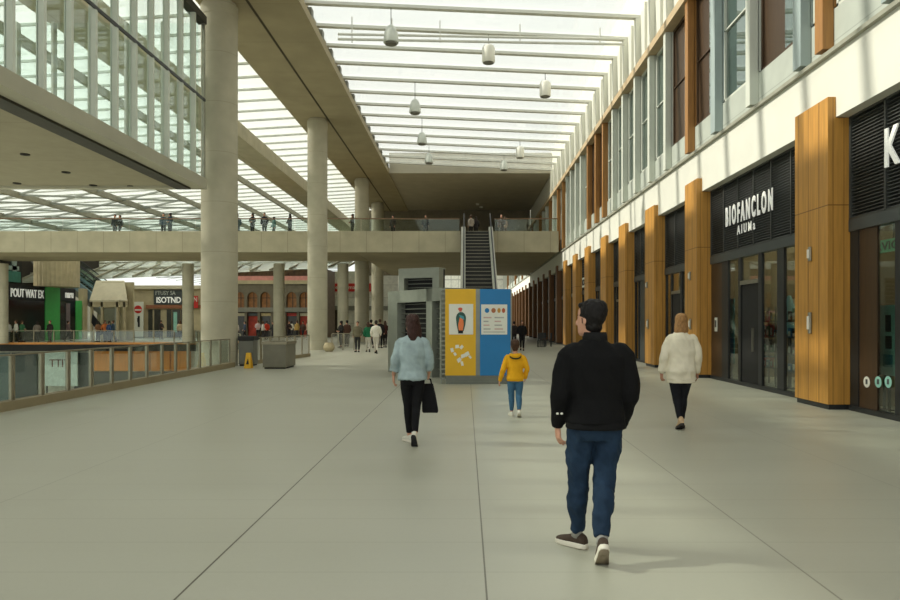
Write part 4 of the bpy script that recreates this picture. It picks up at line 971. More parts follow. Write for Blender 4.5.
def person(label, loc, rotz, H, P, outfit, vox=.011, detail=True, hs=1.0, wf=1.0, group=None, arm_n=12):
    s = H/1.8; hr = hs
    root = thing('person', label, 'person', loc, group, 'thing'); root.rotation_euler = (0,0,rotz)
    J = {}
    lean = P.get('lean', 0.0)
    def S(p): return Vector(p)*s
    hipw = .088*wf
    J['LH'] = S((-hipw,0,.93)); J['RH'] = S((hipw,0,.93))
    feet = {}
    for c in 'LR':
        f = P[c+'F']; an = Vector((f[0]*s, f[1]*s, ankle_z(f[3], s) + (f[4] if len(f) > 4 else 0))); feet[c] = (an, f[2], f[3]); J[c+'A'] = an
        J[c+'K'] = S(P[c+'K'])
    shw = .185*wf
    J['LS'] = S((-shw,lean,1.455)); J['RS'] = S((shw,lean,1.455))
    for c in 'LR': J[c+'E'] = S(P[c+'E']); J[c+'W'] = S(P[c+'W'])
    hips = S((0,0,.93))
    # torso rings (z, rx, ry, yoff)
    TR = [(.84,.150,.100,-.005),(.92,.168,.118,-.012),(1.02,.150,.106,0),(1.12,.140,.100,.006),(1.24,.160,.114,.004),(1.36,.176,.118,0),(1.42,.172,.104,-.004),(1.465,.148,.088,-.008),(1.50,.108,.076,-.006),(1.535,.070,.064,-.002)]
    def lo(z): return lean*max(0,(z-.93))/.52
    def torso(mb, z0, z1, grow, n=24, extra=None):
        r_ = []
        zs = [z0] + [t[0] for t in TR if z0 < t[0] < z1] + [z1]
        for z in zs:
            k = 0
            while k < len(TR)-2 and TR[k+1][0] < z: k += 1
            t0, t1 = TR[k], TR[k+1]; u = (z-t0[0])/(t1[0]-t0[0]); u = min(max(u,0),1)
            rx = (t0[1]*(1-u)+t1[1]*u)*wf; ry = t0[2]*(1-u)+t1[2]*u; yo = t0[3]*(1-u)+t1[3]*u + lo(z)
            gx, gy = grow(z) if callable(grow) else (grow, grow)
            r_.append([Vector(((rx+gx)*math.copysign(abs(math.cos(a))**.85,math.cos(a))*s, (yo+(ry+gy)*math.copysign(abs(math.sin(a))**.85,math.sin(a)))*s, z*s)) for a in [2*math.pi*j/n for j in range(n)]])
        mb.loft(r_)
    def leg(mb, c, g, z_to_foot=True, hem=None):
        H_, K, A = J[c+'H'], J[c+'K'], J[c+'A']
        sg = -1 if c == 'L' else 1
        top = H_ + Vector((0,0,.02*s)); m1 = H_.lerp(K,.35) + Vector((sg*.008*s,0,0)); m2 = K.lerp(A,.32) + Vector((0,-.018*s,0)); m3 = K.lerp(A,.72)
        end = A if hem is None else A.lerp(K, hem)
        if hem: m3 = K.lerp(A, .70)
        R = [(.085*wf,.098),(.079*wf,.088),(.055,.060),(.053,.058),(.040,.045),(.034,.040)]
        G = g if isinstance(g, (list, tuple)) else [g]*6
        pts, rad = seg([top,m1,K,m2,m3,end], [((a+q)*s,(b+q)*s) for (a,b),q in zip(R,G)], 3)
        mb.tube(pts, rad, 16, (0,1,0))
    def arm(mb, c, g, end=1.0, flare=0):
        Sh, E, W = J[c+'S'], J[c+'E'], J[c+'W']; G = g if isinstance(g, (list, tuple)) else [g]*5
        sg = -1 if c == 'L' else 1
        a0 = Sh + Vector((-sg*.070*s,0,-.012*s)); a1 = Sh + Vector((sg*.002*s,0,-.050*s))
        fm = E.lerp(W,.30); we = E.lerp(W,end)
        R = [(.046,.056),(.052,.058),(.042,.044),(.040,.042),(.027,.029)]
        pts, rad = seg([a0,a1,E,fm,we], [((a+q)*s,(b+q)*s) for (a,b),q in zip(R,G)], 3)
        if flare: rad[-1] = (rad[-1][0]+flare*s, rad[-1][1]+flare*s); rad[-2] = (rad[-2][0]+flare*.5*s, rad[-2][1]+flare*.5*s)
        mb.tube(pts, rad, 14, (0,1,0))
    # head frame
    hz = P.get('head', (0,0)); hb = Vector((P.get('headx',0), lo(1.56)+.012, 1.562))*s
    HM = Matrix.Translation(hb) @ Matrix.Rotation(hz[0],4,'Z') @ Matrix.Rotation(hz[1],4,'X') @ Matrix.Scale(s*hr,4)
    def headloft(mb, g=0, dy=0, dz=0, ky=1.0, n=20, cut=0):
        mb.loft([[HM @ Vector(((rx+g)*math.cos(2*math.pi*j/n), dy+yo+(ry+g)*ky*math.sin(2*math.pi*j/n), z+dz+(g if z > .2 else 0))) for j in range(n)] for z, rx, ry, yo in HEADR[cut:]])
    # ---- body: one continuous surface
    B = MB(); torso(B, .90, 1.53, -.006)
    for c in 'LR': leg(B, c, -.004); arm(B, c, -.003)
    B.tube([S((0,lo(1.46)-.01,1.45)), S((0,lo(1.53),1.53)), HM @ Vector((0,.0,.04)), HM @ Vector((0,-.005,.08))], [(.075*s,.07*s),(.054*s,.056*s),(.052*s*hr,.054*s*hr),(.05*s*hr,.052*s*hr)], 16, (0,1,0))
    headloft(B)
    B.tube([HM @ Vector((0,.09,.125)), HM @ Vector((0,.106,.10)), HM @ Vector((0,.112,.082)), HM @ Vector((0,.09,.074))], [(.010*s*hr,.010*s*hr),(.014*s*hr,.012*s*hr),(.018*s*hr,.012*s*hr),(.012*s*hr,.01*s*hr)], 8, (0,1,0))
    for sx in (-1,1):
        B.ball(HM @ Vector((sx*.077,-.004,.105)), (.010*s*hr,.020*s*hr,.032*s*hr), 10, 6, Matrix.Rotation(hz[0]+sx*.35,3,'Z'))
    for c in 'LR':
        an, yaw, pit = feet[c]; M = shoe_mats(an, yaw, pit)
        B.loft([[foot_pt(M, pit, s, Vector((w_*math.cos(2*math.pi*j/12), y_, -.09+.02+h_*(1+math.sin(2*math.pi*j/12))*.5))) for j in range(12)] for y_, w_, h_ in ((-.05,.025,.05),(0,.03,.085),(.07,.034,.055),(.13,.034,.035),(.17,.02,.02))])
        sg = -1 if c == 'L' else 1
        if P.get(c+'hand', 'relaxed') != 'none':
            dd = P.get(c+'d'); dd = Vector(dd) if dd else (J[c+'W']-J[c+'E'])
            hand(B, J[c+'W'], dd, Vector((-sg,.25,0)), Vector((0,1,0)), s*(1.0 if hr <= 1.05 else .9), P.get(c+'curl',.5), 8 if detail else 6)
    me = remesh(B, vox if not detail else min(vox,.0062*max(s,.7)), 2)
    sk = outfit['skin']; bo = link_mesh('body', me, [sk, mat('lip_tone',(170,96,84),.5), mat('eye_dark',(36,30,28),.3), mat('brow_dark',(58,42,34),.8)], root)
    inv = HM.inverted()
    for p in me.polygons:
        q = inv @ p.center
        if q.y > .06 and .0 < q.z < .2:
            if abs(q.z-.052) < .008 and abs(q.x) < .024: p.material_index = 1
            elif abs(q.z-.122) < .007 and .018 < abs(q.x) < .044: p.material_index = 2
            elif abs(q.z-.143) < .005 and .014 < abs(q.x) < .05: p.material_index = 3
    # ---- trousers
    t = outfit['trousers']; T = MB(); torso(T, .83, t.get('waist',1.0), .012)
    for c in 'LR': leg(T, c, t.get('g', [.012,.014,.014,.014,.016,.016]), hem=t.get('hem',.10))
    link_mesh('trousers', remesh(T, vox, 2, t.get('fold',.004)*s, t.get('fs',11), 2), t['mat'], root)
    # ---- top
    o = outfit['top']; U = MB(); torso(U, o['hem'], 1.53, o.get('grow',.022))
    fl = o.get('flare', 0)
    for c in 'LR': arm(U, c, o.get('ag', [.018,.022,.024,.024,.020]), o.get('sleeve',.94), fl)
    col = o.get('collar')
    if col: U.tube([S((0,lo(1.47)-.006,1.46)), S((0,lo(1.52)-.004,1.50+col*.4)), S((0,lo(1.54)-.002,1.515+col))], [(.092*s*col_w(o),.088*s*col_w(o)),(.075*s*col_w(o),.076*s*col_w(o)),(.070*s*col_w(o),.072*s*col_w(o))], 18, (0,1,0))
    top = link_mesh(o.get('name','jacket'), remesh(U, vox, 3, o.get('fold',.006)*s, o.get('fs',8), 5), o['mat'], root)
    if o.get('hood'):
        q = MB(); q.tube([S((-.075,.075,1.455)),S((-.115,.02,1.49)),S((-.120,-.05,1.495)),S((-.075,-.115,1.475)),S((0,-.135,1.455)),S((.075,-.115,1.475)),S((.120,-.05,1.495)),S((.115,.02,1.49)),S((.075,.075,1.455))], [(.030*s,)*2,(.038*s,)*2,(.044*s,)*2,(.050*s,)*2,(.056*s,)*2,(.050*s,)*2,(.044*s,)*2,(.038*s,)*2,(.030*s,)*2], 12, (0,0,1))
        q.ball(S((0,-.125,1.41)), (.085*s,.048*s,.085*s), 16, 8); q.ball(S((0,-.06,1.47)), (.11*s,.07*s,.035*s), 14, 8)
        link_mesh('hood', remesh(q, vox, 3, .006*s, 12, 4), o['mat'], top)
    if o.get('hem_band'):
        z = o['hem']; q = MB(); torso(q, z-.045, z+.02, (lambda zz: tuple(v-.004 for v in (o['grow'](zz) if callable(o.get('grow')) else (o.get('grow',.022),)*2))))
        link_mesh('hem_band', remesh(q, vox, 2, .002*s), o['hem_band'], top)
    if o.get('cuff'):
        for c in 'LR':
            q = MB(); e = o.get('sleeve',.94); W = J[c+'E'].lerp(J[c+'W'], e); W0 = J[c+'E'].lerp(J[c+'W'], e-.05); W1 = J[c+'E'].lerp(J[c+'W'], e+.10)
            q.tube([W0,W,W1], [(.047*s,.049*s),(.046*s,.047*s),(.039*s,.040*s)], 16, (0,1,0)); q.build_local('cuff', o['cuff'], top)
    if o.get('collar_mat'):
        q = MB(); cw = col_w(o); c1 = col + .012
        q.tube([S((0,lo(1.5)-.004,1.495+.2*col)), S((0,lo(1.54)-.002,1.515+c1*.6)), S((0,lo(1.54)-.002,1.515+c1))], [(.083*s*cw,.082*s*cw),(.077*s*cw,.079*s*cw),(.073*s*cw,.075*s*cw)], 22, (0,1,0)); q.build_local('collar', o['collar_mat'], top)
    # ---- shoes
    sh = outfit['shoes']
    for c in 'LR':
        an, yaw, pit = feet[c]; M = shoe_mats(an, yaw, pit)
        prof = [(-.085,.026,.045),(-.075,.033,.075),(-.045,.037,.092),(-.01,.038,.088),(.03,.041,.075),(.08,.046,.058),(.13,.047,.045),(.165,.040,.036),(.188,.022,.024)]
        if sh.get('boot'): prof = [(-.082,.030,.08),(-.072,.038,.13),(-.045,.042,.14),(-.01,.042,.13)] + prof[4:]
        q = MB(); q.loft([[foot_pt(M, pit, s, Vector((w_*math.cos(2*math.pi*j/14), y_, -.088+.018+h_*.5+h_*.5*math.sin(2*math.pi*j/14)))) for j in range(14)] for y_, w_, h_ in prof])
        so = link_mesh('shoe', remesh(q, vox*.8, 2), sh['mat'], root)
        q = MB(); n2 = 20
        outl = [(-.092,.0),(-.085,.026),(-.05,.038),(.0,.039),(.05,.044),(.10,.049),(.126,.048),(.15,.045),(.185,.026),(.197,0)]
        lp = [(w_,y_) for y_, w_ in outl] + [(-w_,y_) for y_, w_ in reversed(outl[1:-1])]
        th = sh.get('sole_h',.028)
        q.loft([[foot_pt(M, pit, s, Vector((x_*k,y_*k,z_-.09))) for x_,y_ in lp] for z_, k in ((0,.97),(.006,1.0),(th,1.0),(th+.004,.97))])
        q.build_local('sole', [sh['sole']], so)
        if 'under' in sh:
            q = MB(); q.loft([[foot_pt(M, pit, s, Vector((x_*.93,y_*.93,z_-.09))) for x_,y_ in lp] for z_ in (-.003,.001)]); q.build_local('tread', [sh['under']], so)
        if sh.get('sock'):
            A, K = J[c+'A'], J[c+'K']; q = MB(); q.tube([A.lerp(K,-.02), A.lerp(K,.07), A.lerp(K,.16)], [(.042*s,.047*s),(.040*s,.045*s),(.041*s,.046*s)], 14, (0,1,0)); q.build_local('sock', [sh['sock']], root)
    # ---- hair
    h = outfit['hair']; q = MB(); k = h['style']
    if k == 'short':
        headloft(q, .013, -.026, .010, .95, cut=3); q.ball(HM @ Vector((0,.050,.215)), (.058*s*hr,.040*s*hr,.026*s*hr), 12, 6, Matrix.Rotation(hz[0],3,'Z'))
        q.ball(HM @ Vector((0,-.030,.085)), (.066*s*hr,.066*s*hr,.080*s*hr), 14, 8, Matrix.Rotation(hz[0],3,'Z'))
    else:
        headloft(q, .018, -.018, .006, 1.0, cut=3)
        tail = {'long': [((0,-.02,.236),.045,.048),((0,-.026,.20),.080,.080),((0,-.040,.11),.106,.080),((.006,-.060,.0),.114,.064),((.02,-.080,-.11),.104,.050),((.035,-.086,-.20),.080,.034),((.045,-.084,-.26),.040,.016)],
                'bob': [((0,-.018,.240),.030,.034),((0,-.019,.225),.058,.062),((0,-.020,.19),.082,.090),((0,-.024,.13),.094,.096),((0,-.028,.05),.106,.088),((0,-.032,-.02),.110,.076),((0,-.034,-.06),.095,.055)]}[k]
        q.loft([[HM @ (Vector(c_) + Vector((rx*math.cos(2*math.pi*j/18), ry*math.sin(2*math.pi*j/18), 0))) for j in range(18)] for c_, rx, ry in reversed(tail)])
    link_mesh('hair', remesh(q, vox*.7, 4, .007*s, 30, 9), h['mat'], root)
    return root, J, HM, s
def col_w(o): return o.get('collar_w', 1.0)
def _bl(self, name, mats, parent):
    o = bpy.data.objects.new(name, self.mesh(name, mats, Vector((0,0,0)), True)); COL.objects.link(o); o.parent = parent; return o
MB.build_local = _bl
def cloth(name, col, var=.08, scale=30, rough=.85, stretch=(1,1,1), bump=.15):
    return mat(name, col, rough, var=var, scale=scale, stretch=stretch, bump=bump, bscale=120, spec=.2, objspace=True)
SKIN = mat('skin', (198,148,122), .55, var=.04, scale=12, objspace=True)
SKIN2 = mat('skin_tan', (170,122,98), .55, var=.04, scale=12, objspace=True)
def hairmat(name, col): return mat(name, col, .55, var=.35, scale=40, stretch=(3,3,.4), bump=.4, spec=.25, objspace=True)
DENIM = cloth('dark_denim', (30,48,68), .2, 9)
# --- man in the black jacket
mx, my = PX(595.5,4.93), 4.93
man = dict(LF=(-.10,.20,.75,0.02), LK=(-.105,.10,.525), RF=(.008,-.20,-.06,.82), RK=(.055,-.005,.535),
    LE=(-.248,-.015,1.165), LW=(-.262,.055,.925), RE=(.236,-.02,1.16), RW=(.205,.09,.925), Ld=(.06,.05,-1), Rd=(-.15,.3,-1), Lcurl=.45, Rcurl=.5, head=(.80,.02), headx=-.034, lean=.015)
root, J, HM, s = person('man in a black zip jacket and dark blue jeans walking away, nearest the camera', (mx,my,0), 0.0, 1.79, man, dict(
    skin=SKIN, trousers=dict(mat=DENIM, fold=.016, fs=13, g=[.012,.016,.022,.022,.022,.018], hem=.10, waist=1.0),
    top=dict(name='jacket', mat=cloth('black_cloth',(11,11,12),.1,14), hem=.955, grow=lambda z: (.045,.045) if z < 1.3 else ((.036,.038) if z < 1.44 else (.016,.02)), ag=[.024,.030,.030,.028,.020], sleeve=.95, collar=.060, collar_w=1.10, fold=.013, fs=7, hem_band=cloth('black_rib',(14,14,15),.2,60), cuff=cloth('black_rib',(14,14,15),.2,60), collar_mat=cloth('charcoal_rib',(24,24,24),.2,60)),
    shoes=dict(mat=mat('brown_suede',(62,48,36),.8,objspace=True), sole=mat('white_sole',(214,208,192),.7), under=mat('worn_tread',(128,116,96),.8), sock=mat('grey_sock',(150,148,142),.9), sole_h=.032),
    hair=dict(style='short', mat=hairmat('black_brown_hair',(17,13,11)))), vox=.008, wf=1.04)
# pale emblem on the left sleeve, back pockets and belt seam of the jeans
q = MB(); pE = J['LE'].lerp(J['LW'],.62)
for dx in (-.018,.012):
    q.ball(pE + Vector((dx,-.072,0)), (.010,.006,.009), 8, 5)
q.build_local('sleeve_emblem', [PAPER], root)

# --- woman in the pale blue jacket
wx, wy = PX(412.5,9.5), 9.5
wom = dict(LF=(-.055,.14,.55,0.0), LK=(-.070,.07,.52), RF=(.05,-.24,-.1,1.02), RK=(.055,-.01,.535),
    LE=(-.235,-.02,1.18), LW=(-.275,.09,.95), RE=(.245,-.01,1.19), RW=(.225,.14,.985), Ld=(.0,.1,-1), Rd=(-.1,.5,-.8), Lcurl=.35, Rcurl=.9, head=(.62,0), headx=-.012, lean=.0)
LIGHTBLUE = cloth('pale_blue_denim', (150,166,167), .14, 9)
root, J, HM, s = person('woman in a pale blue jacket and black leggings walking away with a black tote bag', (wx,wy,0), 0, 1.74, wom, dict(
    skin=SKIN, trousers=dict(mat=cloth('black_legging',(20,20,22),.1,14), fold=.002, g=[.012,.010,.008,.006,.008,.008], hem=.10),
    top=dict(name='jacket', mat=LIGHTBLUE, hem=.90, grow=lambda z: (.050,.050) if z < 1.0 else ((.040,.040) if z < 1.3 else ((.020,.024) if z < 1.44 else (.012,.012))), ag=[.012,.016,.020,.026,.032], sleeve=.64, flare=.016, fold=.016, fs=9, collar=.012, collar_w=1.05),
    shoes=dict(mat=mat('white_trainer',(216,214,200),.6,objspace=True), sole=mat('white_sole',(214,208,192),.7), under=mat('dark_tread',(34,34,36),.8)),
    hair=dict(style='long', mat=hairmat('dark_brown_hair',(56,34,28)))), vox=.010, wf=.95)
wl = Vector((wx,wy,0)); hw = wl + J['RW'] + Vector((-.02,.06,-.09))
bag = thing('tote_bag', 'black tote bag hanging from the right hand of the woman in pale blue', 'bag', tuple(hw + Vector((0,0,-.45))))
bx, by_, bz = wl.x+.205, hw.y-.02, .40
q = MB(); q.loft([[(bx+(a*w_)-.01+.04*(1-t),by_+b_*.045*k,bz+t*.40) for a,b_ in ((-1,-1),(1,-1),(1,1),(-1,1))] for t, w_, k in ((0,.105,1.3),(.08,.11,1.4),(.6,.095,1.1),(1,.075,.5))]); q.build('bag_body', cloth('bag_black',(24,24,26),.1,20), bag, bevel=.012)
for dy in (-.02,.02):
    q = MB(); q.tube([(bx-.09,by_+dy,bz+.39),(bx-.07,by_+dy,bz+.46),tuple(hw+Vector((0,dy*.4,.0))),(bx+.03,by_+dy,bz+.46),(bx+.045,by_+dy,bz+.39)], [.009], 8, (0,1,0)); q.build('bag_strap', MATS['bag_black'], bag, smooth=True)

# --- child in the yellow hoodie
cx0, cy0 = PX(515.2,12.2), 12.2
chi = dict(LF=(-.075,.16,.25,0.0), LK=(-.085,.10,.51), RF=(.085,-.16,-.1,.55), RK=(.085,.01,.52),
    LE=(-.285,-.03,1.16), LW=(-.365,.06,.87), RE=(.285,-.03,1.17), RW=(.255,.10,.93), Ld=(-.25,.1,-1), Lcurl=.4, Rcurl=.5, head=(-.12,0), lean=.01)
HOOD = cloth('yellow_fleece', (222,164,30), .06, 12)
root, J, HM, s = person('child in a yellow hooded top and blue jeans walking past the kiosk', (cx0,cy0,0), 0, 1.30, chi, dict(
    skin=SKIN, trousers=dict(mat=cloth('mid_denim',(66,104,132),.14,9), fold=.006, g=[.016,.018,.020,.020,.018,.014], hem=.10),
    top=dict(name='hoodie', mat=HOOD, hem=.905, grow=lambda z: (.045,.045) if z < 1.3 else (.026,.026), ag=[.020,.026,.028,.026,.020], sleeve=.95, fold=.014, fs=8, hood=True, hem_band=HOOD, cuff=HOOD),
    shoes=dict(mat=mat('white_trainer',(216,214,200),.6,objspace=True), sole=mat('white_sole',(214,208,192),.7)),
    hair=dict(style='short', mat=hairmat('brown_hair',(72,50,36)))), vox=.008, hs=1.20, wf=1.02)
q = MB(); pts = [Vector((.128*math.cos(a),-.098-.080*math.sin(a),1.462-.055*math.sin(a)))*s for a in [math.pi*(.02+.96*i/10) for i in range(11)]]
q.tube(pts, [(.014*s,.018*s)]*11, 8, (0,0,1)); q.build_local('hood_lining', [cloth('dark_green_lining',(50,54,34),.1,20)], root)

# --- woman in the cream jacket
ex, ey = PX(681,10.75), 10.75
cre = dict(LF=(-.03,-.06,.05,.45), LK=(-.055,.03,.50), RF=(.045,.12,-.35,0.05), RK=(.055,.08,.52),
    LE=(-.262,-.02,1.17), LW=(-.290,.05,.90), RE=(.255,-.02,1.17), RW=(.275,.05,.90), Ld=(.0,.1,-1), Rd=(.05,.1,-1), Lcurl=.5, Rcurl=.4, head=(-.05,0), lean=.0)
CREAMC = cloth('cream_fleece', (220,212,190), .05, 12)
root, J, HM, s = person('woman with fair bobbed hair in a cream jacket and black trousers walking along the shopfronts', (ex,ey,0), 0, 1.76, cre, dict(
    skin=SKIN2, trousers=dict(mat=cloth('black_trouser',(26,27,32),.1,14), fold=.003, g=[.026,.026,.018,.012,.010,.008], hem=.12),
    top=dict(name='jacket', mat=CREAMC, hem=.78, grow=lambda z: (.070,.062) if z < 1.0 else ((.062,.052) if z < 1.3 else ((.024,.030) if z < 1.44 else (.012,.016))), ag=[.012,.016,.026,.034,.032], sleeve=.95, fold=.020, fs=7, collar=.012, collar_w=1.04, hem_band=CREAMC, cuff=CREAMC),
    shoes=dict(mat=mat('beige_boot',(196,166,130),.6,objspace=True,var=.2,scale=14), sole=mat('dark_sole',(40,34,30),.7), sole_h=.03, boot=True),
    hair=dict(style='bob', mat=hairmat('fair_hair',(150,112,70)))), vox=.010, wf=1.0)

# --- distant people: a few bodies, then copies in their own clothes
POSES = [dict(LF=(-.09,.02,.15,0), LK=(-.095,.015,.51), RF=(.09,.0,-.15,0), RK=(.095,.01,.51), LE=(-.25,-.02,1.17), LW=(-.24,.09,.94), RE=(.25,-.02,1.17), RW=(.24,.09,.94), head=(0,0)),
         dict(LF=(-.07,.22,.1,0), LK=(-.08,.12,.52), RF=(.07,-.25,-.1,.7), RK=(.075,-.02,.53), LE=(-.25,-.07,1.18), LW=(-.25,-.02,.93), RE=(.25,.06,1.18), RW=(.22,.22,.98), head=(.2,0)),
         dict(LF=(-.08,.05,.2,0), LK=(-.09,.03,.51), RF=(.10,-.04,-.3,0), RK=(.095,.0,.51), LE=(-.24,.05,1.17), LW=(-.12,.24,1.10), RE=(.24,.05,1.17), RW=(.10,.25,1.12), head=(-.4,.1))]
def plain(c): return mat('cloth_%d_%d_%d' % c, c, .85, var=.1, scale=20, spec=.2, objspace=True)
PROTO = []
for k, (ps, st) in enumerate(((POSES[0],'short'),(POSES[1],'short'),(POSES[2],'long'),(POSES[1],'long'))):
    r, *_ = person('proto', (0,0,0), 0, 1.72, ps, dict(skin=SKIN, trousers=dict(mat=plain((40,42,50)), fold=.003), top=dict(name='jacket', mat=plain((50,50,52)), hem=.90, grow=.03, fold=.006, collar=.02),
        shoes=dict(mat=plain((40,36,34)), sole=plain((60,58,54))), hair=dict(style=st, mat=hairmat('dark_hair',(40,30,26)))), vox=.020, detail=False, wf=1.0 if k < 2 else .92)
    PROTO.append(r)
USED = [False]*4
def bgperson(label, proto, x, y, z, rot, scale, top, trousers, hair=(44,34,28), group=None):
    r = PROTO[proto]
    if USED[proto]: r = copy_tree(r)
    USED[proto] = True
    r.location = (x,y,z); r.rotation_euler = (0,0,rot); r.scale = (scale,)*3
    r['label'] = label; r['group'] = group
    for ch in r.children:
        n = ch.name.split('.')[0]
        c = {'jacket': plain(top), 'trousers': plain(trousers), 'hair': hairmat('hair_%d' % hair[0], hair)}.get(n)
        if c:
            ch.material_slots[0].link = 'OBJECT'; ch.material_slots[0].material = c
    return r
G1 = 'people on the footbridge'
for (px, Y, pr, rot, top, tr, lab) in (
    (115,52.5,0,3.0,(40,44,52),(36,36,40),'person in dark clothes on the footbridge above the sloped canopy stall'),
    (120,53.0,1,2.6,(70,74,78),(40,40,44),'person in a grey top walking close behind another on the footbridge'),
    (163.5,52.4,0,3.3,(56,74,86),(40,42,48),'person in slate blue leaning by the rail, nearest left of the thickest column'),
    (170,52.2,2,2.8,(34,58,72),(36,38,44),'person in dark teal beside the slate blue figure on the footbridge'),
    (237.5,52.6,0,.3,(60,80,90),(50,54,60),'person in grey blue on the footbridge just right of the thickest column'),
    (252.5,52.2,2,2.9,(30,34,40),(30,32,38),'person in black with arms folded, second right of the thickest column'),
    (264.5,52.2,0,3.1,(28,34,48),(30,32,38),'tall person in navy standing at the footbridge rail, third right of the thickest column'),
    (274,53.6,3,2.0,(90,130,130),(60,64,70),'person in pale teal walking on the footbridge right of the navy one'),
    (290,52.2,2,1.2,(24,30,46),(26,30,40),'person in dark blue standing alone just left of the tall column'),
    (352.5,52.2,2,2.2,(28,32,38),(30,32,36),'person in black bending at the rail in front of the third tall column'),
    (393,53.0,0,2.6,(40,36,34),(34,34,36),'person in dark brown on the footbridge beside the fourth tall column'),
    (425.5,52.6,0,3.1,(24,24,28),(24,24,26),'person in black standing alone on the footbridge left of the escalator'),
    (471,53.0,1,.4,(150,140,130),(50,48,46),'person in a light top stepping off the top of the escalator'),
    (476,53.8,3,.2,(44,40,40),(40,38,38),'person in dark clothes ahead of the one leaving the escalator'),
    (501.5,52.8,0,2.9,(70,50,44),(60,44,40),'person in reddish brown at the rail right of the escalator'),
    (505,54.2,3,.6,(150,120,104),(90,70,60),'person in beige walking behind the rail right of the escalator')):
    bgperson(lab, pr, PX(px,Y), Y, 8.01, rot, .98+.05*random.random(), top, tr, random.choice([(44,34,28),(30,26,24),(70,50,36)]), G1)
G2 = 'people on the concourse around the tall columns'
for (px, fy, pr, rot, top, tr, sc, lab) in (
    (357.5,352,0,3.0,(110,104,84),(52,52,50),.97,'person in an olive jacket standing still between the column and the enclosure'),
    (368,352,3,.2,(40,110,76),(200,196,184),.95,'person in a green top and pale trousers left of the white coat'),
    (376,353.5,1,0,(224,220,206),(206,200,188),1.0,'person in a white coat walking away left of the louvred enclosure'),
    (371,348,1,.4,(28,28,30),(30,30,34),1.04,'tall person in black behind the white coat'),
    (380,348,0,-.2,(34,30,30),(28,28,30),1.06,'person in black between the white coat and the louvred enclosure'),
    (385,347.5,3,.1,(70,40,36),(40,36,36),1.0,'person in dark red brown touching the edge of the louvred enclosure'),
    (341,347.5,2,2.4,(40,38,36),(36,36,36),1.0,'person in black behind the crowd barrier, left of two'),
    (347,346.5,0,.6,(84,60,50),(46,42,40),1.02,'person in brown behind the crowd barrier, right of two'),
    (522,350.5,1,3.1,(30,30,32),(34,34,36),1.0,'person in black with a white shirt front walking toward the kiosk from the far shops'),
    (514,347,0,.1,(50,44,44),(40,38,38),.98,'person in dark clothes half hidden by the right edge of the kiosk')):
    Y = EYE*F/(fy-HY); bgperson(lab, pr, PX(px,Y), Y, 0, rot, sc, top, tr, random.choice([(44,34,28),(30,26,24),(70,50,36)]), G2)
G3 = 'people in front of the arcade shops'
AR = [(236,(200,190,180)),(245,(70,80,100)),(258,(196,176,176)),(263,(210,200,190)),(266.5,(206,70,50)),(273,(40,40,44)),(289,(60,50,46)),(291.5,(220,214,200)),(297,(216,180,110)),(303,(90,70,60)),(308,(190,170,150))]
cn = ['pale grey','slate','dusty pink','off-white','orange red','black','brown','white','sand yellow','taupe','beige']
for k, (px, c) in enumerate(AR):
    Y = 64+ (k*37 % 5)*.9; bgperson(f'person in {cn[k]} before the arcade shops, {ORD[k]} counting from the thickest column', k % 4, PX(px,Y), Y, 0, (k*1.7) % 6.28, .98+.06*random.random(), c, (50,48,52), random.choice([(44,34,28),(90,62,40)]), G3)
G4 = 'people beyond the floor opening'
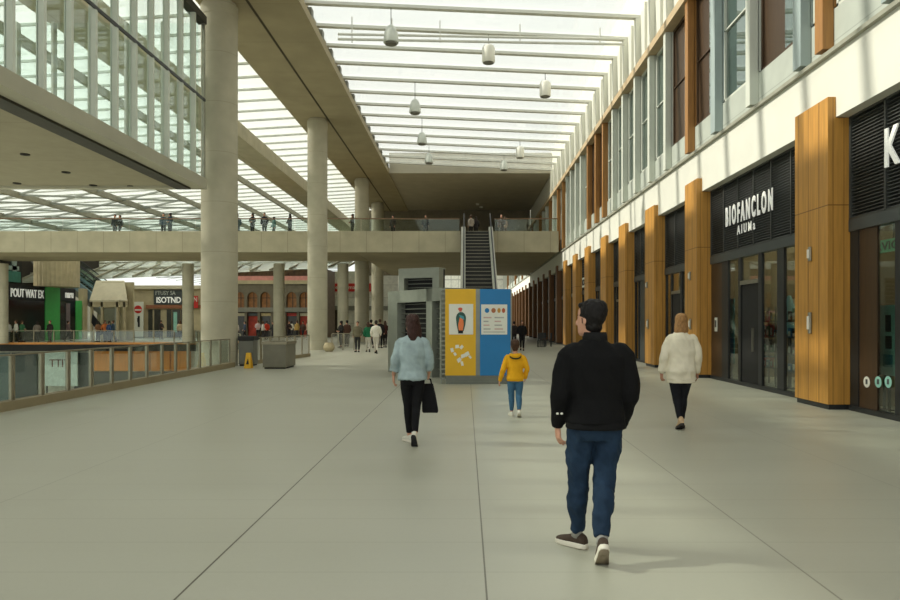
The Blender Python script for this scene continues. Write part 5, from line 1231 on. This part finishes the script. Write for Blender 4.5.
for k, (px, Y, c, lab) in enumerate(((8,55.9,(180,176,170),'person in pale grey before the dark shop window, first from the outer edge'),(16,56.2,(220,216,206),'person in white before the dark shop window near the lettering'),(22,56.8,(70,130,90),'person in green before the dark shop window'),(37,57.6,(150,140,130),'person in grey beige by the edge of the dark shop window'),(50,56.2,(52,44,42),'person in dark brown standing at the railing before the green panel'),(68,60,(120,100,100),'person in mauve grey at the small shop door with script lettering'),
    (98,58.2,(150,110,80),'person in tan under the canopy stall post'),(105,57.8,(196,110,60),'person in orange brown before the canopy stall'),(109,57.4,(60,80,120),'person in blue in front of the canopy stall counter'),(113,58.4,(70,90,110),'person in steel blue at the canopy stall counter end'),(161,66,(60,56,54),'person in charcoal before the beige shop windows'),(180,66,(200,180,150),'person in pale sand beside the slim column'),(189.5,60,(90,66,50),'person in brown close to the slim column'))):
    bgperson(lab, k % 4, PX(px,Y), Y, 0, (k*2.3) % 6.28, .98+.06*random.random(), c, (50,48,52), random.choice([(44,34,28),(90,62,40)]), G4)
# chairs and tables of the far cafe beside the shop row
def cafe_chair(lab, x, y, rot):
    r = thing('cafe_chair', lab, 'chair', (0,0,0), 'dark chairs by the far shopfronts')
    m = MB(); m.box(-.22,.22,-.22,.22,.43,.47); m.build('seat', BLACKMET, r)
    m = MB(); m.box(-.22,.22,-.24,-.20,.55,.92); m.build('backrest', BLACKMET, r)
    for sx in (-1,1):
        for sy_ in (-1,1):
            m = MB(); m.box(sx*.2-.02,sx*.2+.02,sy_*.2-.02,sy_*.2+.02,0,.92 if sy_ < 0 else .43); m.build('leg', BLACKMET, r)
    r.location = (x,y,0); r.rotation_euler = (0,0,rot)
cY = 46.0
cafe_chair('dark chair by the far shopfronts, on the near side of the table', PX(541,cY), cY, 0)
cafe_chair('dark chair by the far shopfronts, on the far side of the table', PX(543,cY+1.6), cY+1.6, 3.1)
cafe_chair('dark chair by the far shopfronts, against the pillar side of the table', PX(548,cY+.8), cY+.8, 1.6)
r = thing('cafe_table', 'small dark round table between the chairs by the far shopfronts', 'table', (PX(542,cY+.8),cY+.8,0))
m = MB(); m.lathe([(.36,.71),(.36,.74)], (PX(542,cY+.8),cY+.8,0), 20); m.build('tabletop', BLACKMET, r)
m = MB(); m.lathe([(.22,0),(.22,.03),(.03,.05),(.03,.71)], (PX(542,cY+.8),cY+.8,0), 12); m.build('pedestal', BLACKMET, r)

for k, (px, py) in enumerate(((481,206.5),(477,211.5))):
    Y = (13.75-EYE)*F/(HY-py); Y = min(Y, 74.5); X = PX(px,Y)
    r = thing('ceiling_lamp', ['small round lamp on the dark ceiling above the escalator, the nearer one','small round lamp on the dark ceiling above the escalator, the farther one'][k], 'light', (X,Y-3*k,13.75))
    m = MB(); m.lathe([(.16,13.60),(.18,13.74),(.06,13.75)], (X,Y-3*k,0), 16); m.build('shade', LAMPW, r)
